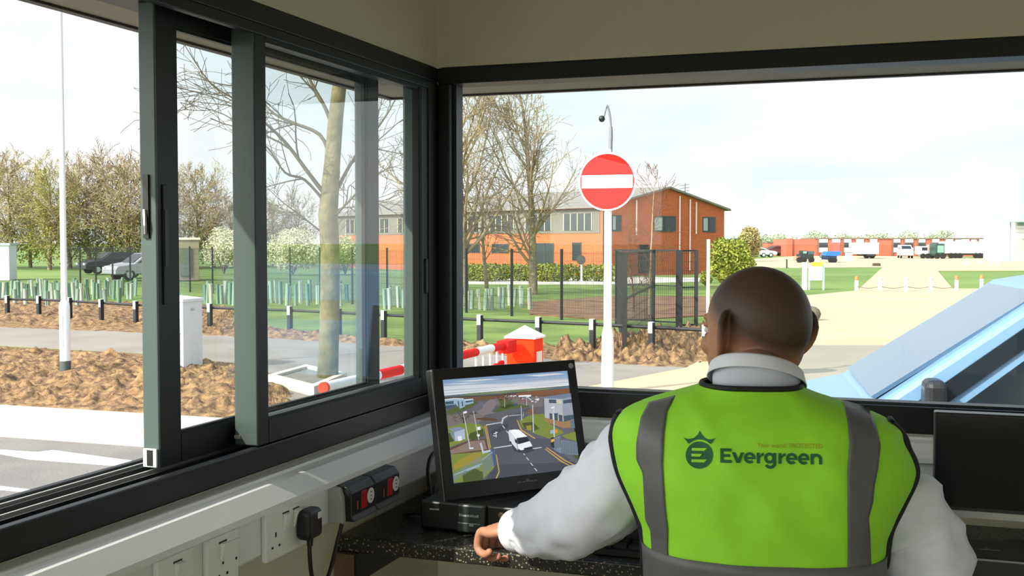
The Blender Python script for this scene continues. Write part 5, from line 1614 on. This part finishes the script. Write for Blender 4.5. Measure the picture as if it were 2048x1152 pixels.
PORG = Vector((PO.x, PO.y, FZ))
man = thing('person', 'seated bald guard seen from behind in a lime hi-vis vest over a white shirt', 'person', PORG)

# head frame
HT = math.radians(40)
hf = pw * math.cos(HT) - pu * math.sin(HT)
hr = pu * math.cos(HT) + pw * math.sin(HT)
HC = at(1515, 650, D=1.85)
HL = lambda r, f, z: HC + hr * r + hf * f + pz * z
HR = Matrix((hr, hf, pz)).transposed()
skin()
b = MB()
b.ell(HL(0, -.004, .008), (.0765, .0935, .0875), HR, 40)
b.ell(HL(0, .004, -.030), (.073, .084, .070), HR, 32)
b.ell(HL(0, .026, -.050), (.064, .066, .074), HR, 28)
b.ell(HL(0, .040, -.090), (.052, .050, .036), HR, 24)
b.ell(HL(0, .082, -.112), (.024, .016, .015), HR, 16)
b.tube([HL(0, .083, .004), HL(0, .098, -.020), HL(0, .106, -.040)], [.008, .010, .013], 12)
b.ell(HL(-.011, .093, -.043), (.009, .010, .008), HR, 12).ell(HL(.011, .093, -.043), (.009, .010, .008), HR, 12)
b.ell(HL(0, .076, .010), (.052, .018, .012), HR, 20)
b.ell(HL(0, .0885, -.072), (.024, .009, .006), HR, 16).ell(HL(0, .087, -.081), (.021, .009, .007), HR, 16)
for sd in (-1, 1):
    b.ell(HL(sd * .030, .0835, -.0035), (.0165, .0105, .0065), HR, 14).ell(HL(sd * .030, .0825, -.021), (.0155, .0095, .0055), HR, 14)
    b.ell(HL(sd * .045, .060, -.035), (.020, .020, .018), HR, 14)
    # ear: bowl, rim, lobe
    eo = HL(sd * .070, -.004, -.020)
    ed = (hr * sd * (.74 if sd < 0 else .45) - hf * (.62 if sd < 0 else .85) + pz * .06).normalized()          # root to rim
    eu = (pz * .97 - hf * .16).normalized()
    en = ed.cross(eu).normalized()
    RE = Matrix((ed, eu, en)).transposed()
    b.ell(eo + ed * .016 + eu * .004, (.022, .035, .006), RE, 20)
    rim = [eo + ed * (.003 + .035 * math.sin(math.pi * (q + .06))) + eu * (.040 * math.cos(math.pi * q) + .003) for q in [i / 12 for i in range(12)]]
    b.tube(rim, .0056, 10)
    b.ell(eo + ed * .011 - eu * .033, (.011, .012, .006), RE, 14)
# neck into the shoulders
NB = P3(1512, 815, .005)
b.tube([HL(0, .0, -.045), HL(0, -.006, -.075), HL(0, -.004, -.10).lerp(NB, .2), P3(1512, 770, .0), NB, NB - pz * .06], [.060, .0605, .060, .062, .075, .10], 28)
# torso and hips
tts = [st(1500, y)[1] for y in range(1345, 800, -20)]
rows = [sring(x, .90) for x in tts]
k0 = len(b.v)
b.grid(rows, closed=True)
n_ = 40
b.f += [tuple(k0 + j for j in reversed(range(n_))), tuple(k0 + (len(rows) - 1) * n_ + j for j in range(n_))]
b.m += [0, 0]
tb = tts[0]
hipc = W3(vrow(tb)[0], tb - .12, .02)
b.ell(hipc, (.175, .145, .14), Matrix((pu, pw, pz)).transposed(), 28)
b.tube([W3(vrow(tb)[0], tb + .05, .01), hipc], [.145, .15], 24)
# arms
LARM = [(1284, 905, .05, .050), (1244, 958, .06, .048), (1194, 1008, .075, .045), (1140, 1040, .11, .044), (1090, 1054, .155, .038), (1044, 1058, .20, .030)]
RARM = [(1746, 940, .06, .040), (1788, 1010, .06, .042), (1832, 1066, .055, .042), (1850, 1120, .05, .042), (1856, 1180, .055, .041), (1840, 1235, .11, .036), (1800, 1262, .18, .030), (1765, 1278, .225, .026)]
lp = [P3(*q[:3]) for q in LARM]
rp = [P3(*q[:3]) for q in RARM]
b.tube(crom(lp, 4), [interp([(i, q[3]) for i, q in enumerate(LARM)], i / 4)[0] for i in range(len(LARM) * 4 - 3)], 20)
b.tube(crom(rp, 4), [interp([(i, q[3]) for i, q in enumerate(RARM)], i / 4)[0] for i in range(len(RARM) * 4 - 3)], 20)
def hand(wrist, palm_dir, up, side_, curl):
    """palm_dir: wrist to knuckles; up: back of the hand; side_: towards the thumb."""
    R_h = Matrix((palm_dir, side_, up)).transposed()
    pc = wrist + palm_dir * .045
    b.tube([wrist - palm_dir * .02, wrist + palm_dir * .01, wrist + palm_dir * .03], [.025, .027, .026], 16, flat=(up, .75))
    b.ell(pc, (.046, .040, .016), R_h, 22)
    b.ell(pc + side_ * .022 - palm_dir * .012 - up * .006, (.028, .018, .015), R_h, 16)
    for i, (off, ln) in enumerate(((.029, .9), (.010, 1.0), (-.010, .95), (-.028, .78))):
        q = pc + palm_dir * .036 + side_ * off + up * .002
        pts, dd, a = [q - palm_dir * .02, q], palm_dir.copy(), 0
        for seg, c_ in zip((.040, .027, .021), curl):
            a += c_ + i * .05
            dd = palm_dir * math.cos(a) - up * math.sin(a)
            q = q + dd * seg * ln
            pts.append(q)
        b.tube(crom(pts, 3), [.0095 - .0025 * j / (len(pts) * 3 - 3) for j in range(len(pts) * 3 - 2)], 12)
        b.ell(pts[-1], (.0075,) * 3, None, 10)
    q = pc + side_ * .034 - palm_dir * .022
    d1 = (side_ * .62 + palm_dir * .72 - up * .25).normalized()
    d2 = (side_ * .12 + palm_dir * .92 - up * .35).normalized()
    tp_ = [q - side_ * .012, q, q + d1 * .034, q + d1 * .034 + d2 * .028]
    b.tube(crom(tp_, 3), [.013 - .005 * j / 9 for j in range(10)], 12)
    b.ell(tp_[-1], (.0085,) * 3, None, 10)
wl = P3(1040, 1058, .205)
pdl = (P3(985, 1062, .25) - wl).normalized()
upl = (pz - pdl * pdl.z).normalized()
sdl = upl.cross(pdl) * -1
hand(wl, pdl, upl, sdl, (.95, 1.25, .75))
wr_ = rp[-1]
pdr = (-pu * .5 + pw * .8 - pz * .3).normalized()
upr = (pz - pdr * pdr.z).normalized()
hand(wr_, pdr, upr, upr.cross(pdr), (.35, .45, .35))
# legs, feet
knees = []
for sd in (-1, 1):
    h0 = hipc + pu * sd * .085 - pz * .03
    kn = Vector((h0.x + sd * .06, h0.y + .42, 1.215))
    an = Vector((kn.x, kn.y - .05, FZ + .09))
    b.tube(crom([h0, h0.lerp(kn, .5), kn, kn.lerp(an, .4) - pw * .02, an], 4), [.088 - .05 * i / 16 for i in range(17)], 20)
    knees.append((h0, kn, an))
body = b.build('body', SKIN, man, smooth=180)
rm_ = body.modifiers.new('one_surface', 'REMESH')
rm_.mode, rm_.voxel_size, rm_.use_smooth_shade = 'VOXEL', .0026, True
sm_ = body.modifiers.new('soften', 'SMOOTH')
sm_.factor, sm_.iterations = .5, 7
for sd in (-1, 1):
    o = MB().ell(HL(sd * .030, .0845, -.012), (.0125, .0085, .0075), HR, 18).build('eye', M('eye_white', (222, 216, 208), .25), man, smooth=180)
    MB().ell(HL(sd * .030, .0925, -.012), (.0045, .002, .0045), HR, 14).build('iris', M('iris_brown', (58, 40, 28), .2), o, smooth=180)

# shirt: yoke under the vest, two sleeves, collar
SHIRT = M('white_shirt_cotton', (222, 226, 234), .85, var=.02, vscale=40, bump=.05, bscale=600)
m = MB()
rows = [[W3(*((q - PO).dot(d) for d in (pu, pz, pw))) for q in sring(x, .955)] for x in [st(1500, y)[1] for y in range(1330, 770, -14)]]
m.grid(rows, closed=True)
shirt = m.build('shirt', SHIRT, man, smooth=180)
def sleeve(path, seed, n=30, per=8):
    pts = crom([P3(*q[:3]) for q in path], per)
    rad = [interp([(i, q[3]) for i, q in enumerate(path)], i / per)[0] for i in range(len(pts))]
    m = MB()
    m.tube(pts, rad, n, cap=False)
    L_ = len(pts)
    for i in range(L_):
        for j in range(n):
            k = i * n + j
            d = (m.v[k] - pts[i]).normalized()
            f1 = noise.noise(Vector((i * .055 + j * .10 + seed, math.cos(2 * math.pi * j / n) * 1.7 + i * .03, math.sin(2 * math.pi * j / n) * 1.7 + seed)))
            f2 = noise.noise(Vector((i * .16 + seed * 2, math.cos(2 * math.pi * j / n) * 1.1 - i * .11, math.sin(2 * math.pi * j / n) * 1.1)))
            f3 = 1 - abs(noise.noise(Vector((i * .07 - seed, math.cos(2 * math.pi * j / n) * 2.2, math.sin(2 * math.pi * j / n) * 2.2 + i * .05)))) * 2
            m.v[k] = m.v[k] + d * rad[i] * (.15 * f1 + .14 * f2 + .16 * max(0, f3 - .35))
    return m, pts, rad
SL = [(1304, 900, .05, .054), (1278, 918, .052, .066), (1244, 956, .06, .073), (1196, 1006, .075, .069), (1144, 1036, .11, .063), (1098, 1052, .150, .056), (1062, 1060, .185, .045), (1044, 1061, .20, .038)]
SR = [(1756, 925, .05, .052), (1772, 980, .055, .060), (1806, 1022, .055, .064), (1838, 1064, .055, .064), (1854, 1112, .05, .063), (1858, 1165, .05, .062), (1852, 1210, .075, .058), (1835, 1240, .12, .050), (1805, 1260, .17, .042), (1785, 1270, .20, .037)]
for path, sd in ((SL, 2.0), (SR, 11.0)):
    m, pts, rad = sleeve(path, sd)
    o = m.build('sleeve', SHIRT, shirt, smooth=180)
    so = o.modifiers.new('cloth', 'SOLIDIFY')
    so.thickness = .002
    cd = (pts[-1] - pts[-2]).normalized()
    cu_ = MB().tube([pts[-1] - cd * .018, pts[-1] - cd * .014, pts[-1] + cd * .022, pts[-1] + cd * .026], [rad[-1] * 1.02, rad[-1] * 1.06, rad[-1] * 1.02, rad[-1] * .96], 28, cap=False)
    c_ = cu_.build('cuff', SHIRT, shirt, smooth=60)
    so = c_.modifiers.new('cloth', 'SOLIDIFY')
    so.thickness = .003
cc0 = st(1513, 740, 0)
def cring(r1, r2, z, n=44, dz=.42):
    return [W3(cc0[0] + r1 * math.cos(2 * math.pi * j / n), z - dz * (r2 * math.sin(2 * math.pi * j / n)) - .006 * math.cos(2 * math.pi * j / n), r2 * math.sin(2 * math.pi * j / n) + .004) for j in range(n)]
zt = 1.897
m = MB().grid([cring(.066, .052, zt - .050), cring(.067, .056, zt - .034), cring(.068, .060, zt - .018), cring(.067, .062, zt - .004)], closed=True)
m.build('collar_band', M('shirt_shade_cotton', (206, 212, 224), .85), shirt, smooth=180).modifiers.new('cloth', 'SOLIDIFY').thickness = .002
m = MB().grid([cring(.0655, .0635, zt - .012), cring(.0655, .0635, zt + .004), cring(.0675, .0655, zt + .006), cring(.0705, .068, zt + .003), cring(.0745, .072, zt - .013), cring(.0755, .073, zt - .016)], closed=True)
m.build('collar', SHIRT, shirt, smooth=180).modifiers.new('cloth', 'SOLIDIFY').thickness = .0015

# hi-vis vest
LIME = M('lime_fabric', (148, 222, 44), .75, var=.03, vscale=30)
TAPE = M('grey_reflective_tape', (92, 93, 93), .5, var=.05, vscale=60)
BIND = M('black_binding', (14, 14, 15), .7)
GREEN = M('print_dark_green', (24, 92, 50), .7)
tl_, th_ = VT[0][0], VT[-1][0]
m = MB().grid([vring(tl_ + (th_ - tl_) * i / 170, 160) for i in range(171)], closed=True)
vest = m.build('hi_vis_vest', LIME, man, smooth=180)
so = vest.modifiers.new('cloth', 'SOLIDIFY')
so.thickness = .0018
def strip(name, left, right, off=.0022, cols=8, rows_=40):
    """A tape laid on the back between two edges measured on the photo."""
    L_, R__ = sorted(left, key=lambda q: q[1]), sorted(right, key=lambda q: q[1])
    rws = []
    for i in range(rows_ + 1):
        f = i / rows_
        yl, yr = L_[0][1] + (L_[-1][1] - L_[0][1]) * f, R__[0][1] + (R__[-1][1] - R__[0][1]) * f
        xl, xr = interp([(q[1], q[0]) for q in L_], yl)[0], interp([(q[1], q[0]) for q in R__], yr)[0]
        a, c_ = vpx(xl, yl), vpx(xr, yr)
        rws.append([vsurf(a[0] + (c_[0] - a[0]) * j / cols, a[1] + (c_[1] - a[1]) * j / cols, off) for j in range(cols + 1)])
    o = MB().grid(rws).build(name, TAPE, vest, smooth=180)
    so = o.modifiers.new('cloth', 'SOLIDIFY')
    so.thickness, so.offset = .001, 0
    return o
strip('reflective_strip', [(1301, 799), (1282, 834), (1273, 885), (1273, 919), (1286, 946), (1288, 985), (1291, 1040), (1301, 1058), (1304, 1100), (1304, 1138)], [(1352, 788), (1334, 823), (1328, 868), (1325, 930), (1330, 1009), (1336, 1060), (1335, 1094), (1337, 1138)])
strip('reflective_strip', [(1686, 800), (1695, 840), (1699, 885), (1695, 941), (1695, 1009), (1696, 1066), (1695, 1140)], [(1738, 815), (1752, 851), (1761, 890), (1756, 936), (1749, 970), (1746, 1004), (1737, 1035), (1740, 1066), (1742, 1140)])
tA, tB = vpx(1500, 1132)[1], vpx(1500, 1290)[1]
m = MB().grid([vring(tB + (tA - tB) * i / 8, grow=.0028) for i in range(9)], closed=True)
m.build('hem_strip', TAPE, vest, smooth=180).modifiers.new('cloth', 'SOLIDIFY').thickness = .001
def binding(pts, r=.0055):
    MB().tube(crom(pts, 6), r, 8).build('binding', BIND, vest, smooth=180)
LB_ = [(1246, 826), (1238, 835), (1226, 868), (1228, 895), (1233, 924), (1242, 953), (1266, 1009), (1285, 1057), (1290, 1120)]
RB_ = [(1804, 842), (1806, 868), (1820, 893), (1831, 922), (1824, 953), (1794, 1009), (1773, 1060), (1766, 1122)]
for pts in (LB_, RB_):
    def edge(x, y, k):
        s_, tt = st(x, y, 0)
        c_, hw, kb, kf = vrow(tt)
        q_ = min(.97, abs(k) / (kf if k > 0 else kb))
        return W3(c_ + (1 if s_ > c_ else -1) * (hw * (1 - q_ ** PW) ** (1 / PW) + .001), tt, k)
    back = [edge(x, y, -.022) for x, y in pts]
    front = [edge(x, y, .012 + .05 * math.sin(math.pi * i / (len(pts) - 1))) for i, (x, y) in enumerate(pts)][::-1]
    binding(back + front + [back[0]])
top = vring(th_ - .001)
binding(top + top[:1], .0045)

# printing on the back: crowned letter badge, name and strap line, set out in the print's own plane units
def LP(x, y, off=.0012):
    s, tt = vpx(1300 + x / 4.876, 820 + y / 4.876)
    return vsurf(s, tt, off)
tilt = lambda x, y: (x, y + (x - 685) * .0195)
def arc(mb, cx, cy, r0, r1, a0, a1, n=22, off=.0012):
    rows = []
    for i in range(n + 1):
        a = math.radians(a0 + (a1 - a0) * i / n)
        rows.append([LP(*tilt(cx + r * math.cos(a), cy + r * math.sin(a)), off) for r in (r0, r1)])
    mb.grid(rows)
def quad(mb, x0, y0, x1, y1, off=.0012):
    nx = max(1, int((x1 - x0) / 30))
    mb.grid([[LP(*tilt(x0 + (x1 - x0) * i / nx, y), off) for i in range(nx + 1)] for y in (y0, y1)])
m = MB()
rings = [[LP(480 + r * math.cos(2 * math.pi * j / 48), 438 + r * math.sin(2 * math.pi * j / 48)) for j in range(48)] for r in (4, 45, 90, 132)]
m.grid(rings, closed=True)
lo = [(378, 328), (415, 302), (450, 289), (480, 286), (515, 290), (552, 305), (590, 332)]
hi = [(327, 265), (378, 280), (440, 262), (485, 198), (528, 262), (585, 284), (640, 272)]
def dens(pl):
    return [(q.x, q.y) for q in crom([Vector((x, y, 0)) for x, y in pl], 5)]
hi = dens([(327, 265), (372, 280), (425, 272)]) + dens([(440, 262), (468, 234), (485, 198)]) + dens([(485, 198), (503, 234), (530, 264)]) + dens([(545, 276), (590, 285), (640, 272)])
lo = dens(lo)
lo = [lo[round(i * (len(lo) - 1) / (len(hi) - 1))] for i in range(len(hi))]
m.grid([[LP(*q) for q in lo], [LP(*((a[0] + c_[0]) / 2, (a[1] + c_[1]) / 2)) for a, c_ in zip(lo, hi)], [LP(*q) for q in hi]])
bad = m.build('printed_badge', GREEN, vest)
m = MB()
for pl in (((408, 367), (555, 370), (530, 397), (407, 394)), ((405, 423), (508, 426), (486, 453), (404, 450)), ((405, 478), (553, 481), (530, 509), (404, 506))):
    m.grid([[LP(pl[0][0] + (pl[1][0] - pl[0][0]) * i / 4, pl[0][1] + (pl[1][1] - pl[0][1]) * i / 4, .0020) for i in range(5)], [LP(pl[3][0] + (pl[2][0] - pl[3][0]) * i / 4, pl[3][1] + (pl[2][1] - pl[3][1]) * i / 4, .0020) for i in range(5)]])
m.build('badge_letter', LIME, vest)
m = MB()
quad(m, 685, 372, 718, 512), quad(m, 718, 372, 795, 401), quad(m, 718, 428, 783, 455), quad(m, 718, 483, 797, 512)
for a, c_ in (((798, 408), (842, 512)), ):
    m.grid([[LP(*tilt(798, 408)), LP(*tilt(833, 408))], [LP(*tilt(842, 512)), LP(*tilt(860, 476))]])
    m.grid([[LP(*tilt(917, 408)), LP(*tilt(885, 408))], [LP(*tilt(876, 512)), LP(*tilt(860, 476))]])
    m.grid([[LP(*tilt(842, 512)), LP(*tilt(876, 512))], [LP(*tilt(859, 474)), LP(*tilt(861, 474))]])
for cx in (972, 1381, 1499):
    arc(m, cx, 460, 27, 56, -360 + 48, 0)
    quad(m, cx - 40, 450, cx + 55, 472)
for x0 in (1040, 1252):
    quad(m, x0, 408, x0 + 31, 512)
    m.grid([[LP(*tilt(x0 + 28, 440)), LP(*tilt(x0 + 44, 417)), LP(*tilt(x0 + 58, 408)), LP(*tilt(x0 + 70, 406))], [LP(*tilt(x0 + 29, 466)), LP(*tilt(x0 + 42, 446)), LP(*tilt(x0 + 54, 438)), LP(*tilt(x0 + 70, 436))]])
arc(m, 1166, 458, 26, 54, 0, 360, 30)
quad(m, 1200, 408, 1231, 508)
arc(m, 1172, 504, 29, 59, 0, 152)
quad(m, 1565, 408, 1596, 512)
arc(m, 1621, 462, 26, 56, -190, 0)
quad(m, 1647, 460, 1677, 512)
m.build('printed_name', GREEN, vest)
fc = bpy.data.curves.new('strap_line', 'FONT')
fc.body = 'Your world, PROTECTED'
fc.resolution_u = 3
fo = bpy.data.objects.new('strap_line', fc)
COL.objects.link(fo)
dg = bpy.context.evaluated_depsgraph_get()
fm_ = fo.evaluated_get(dg).to_mesh()
xs = [v.co.x for v in fm_.vertices]
ys = [v.co.y for v in fm_.vertices if True]
x0, x1 = min(xs), max(xs)
sc_t = 640 / (x1 - x0)
capz = 0.73
m = MB()
m.add([LP(*tilt(1045 + (v.co.x - x0) * sc_t, 362 - 7 - v.co.y * sc_t * 1.12), .0013) for v in fm_.vertices], [tuple(p_.vertices) for p_ in fm_.polygons])
fo.evaluated_get(dg).to_mesh_clear()
bpy.data.objects.remove(fo)
m.build('printed_strap_line', M('print_orange', (168, 160, 38), .7), vest)

# trousers and shoes below the picture
TROU = M('dark_trousers', (34, 36, 44), .85)
m = MB()
for sd, (h0, kn, an) in zip((-1, 1), knees):
    m.tube(crom([h0 + pz * .03, h0.lerp(kn, .5), kn, kn.lerp(an, .45) - pw * .02, an + pz * .03], 4), [.105 - .042 * i / 16 for i in range(17)], 22, cap=False)
m.tube([hipc - pz * .03, hipc + pz * .06, W3(vrow(tb)[0], tb + .0, .01)], [.172, .165, .140], 32)
m.ell(hipc - pz * .02, (.190, .160, .150), Matrix((pu, pw, pz)).transposed(), 28)
m.build('trousers', TROU, man, smooth=180)
for h0, kn, an in knees:
    MB().ell(an + pw * .06 - pz * .045, (.048, .135, .045), Matrix((pu, pw, pz)).transposed(), 20).build('shoe', M('black_leather', (18, 17, 17), .4), man, smooth=180)

# chair he sits on
cx_ = Vector((hipc.x, hipc.y, FZ))
t = thing('office_chair', 'dark office chair under the seated guard, below the picture edge', 'chair', cx_)
sz = hipc.z - .165
MB().lathe((cx_.x, cx_.y, sz - .06), [(.20, 0), (.24, .02), (.245, .05), (.22, .062)], 32).build('seat', M('chair_fabric', (40, 42, 48), .9), t, smooth=50)
MB().cyl((cx_.x, cx_.y, FZ + .08), (cx_.x, cx_.y, sz - .06), .028).build('gas_column', BLK, t)
for k in range(5):
    a = k * 2 * math.pi / 5
    e_ = Vector((math.cos(a), math.sin(a), 0))
    o = MB().tube([cx_ + pz * .09, cx_ + e_ * .29 + pz * .07], [.03, .018], 8).build('leg', BLK, t)
    MB().lathe(cx_ + e_ * .29 + pz * .03, [(.02, -.02), (.03, -.018), (.03, .018), (.02, .02)], 14, 0, (-e_.y, e_.x, 0)).build('caster', RUB, o)
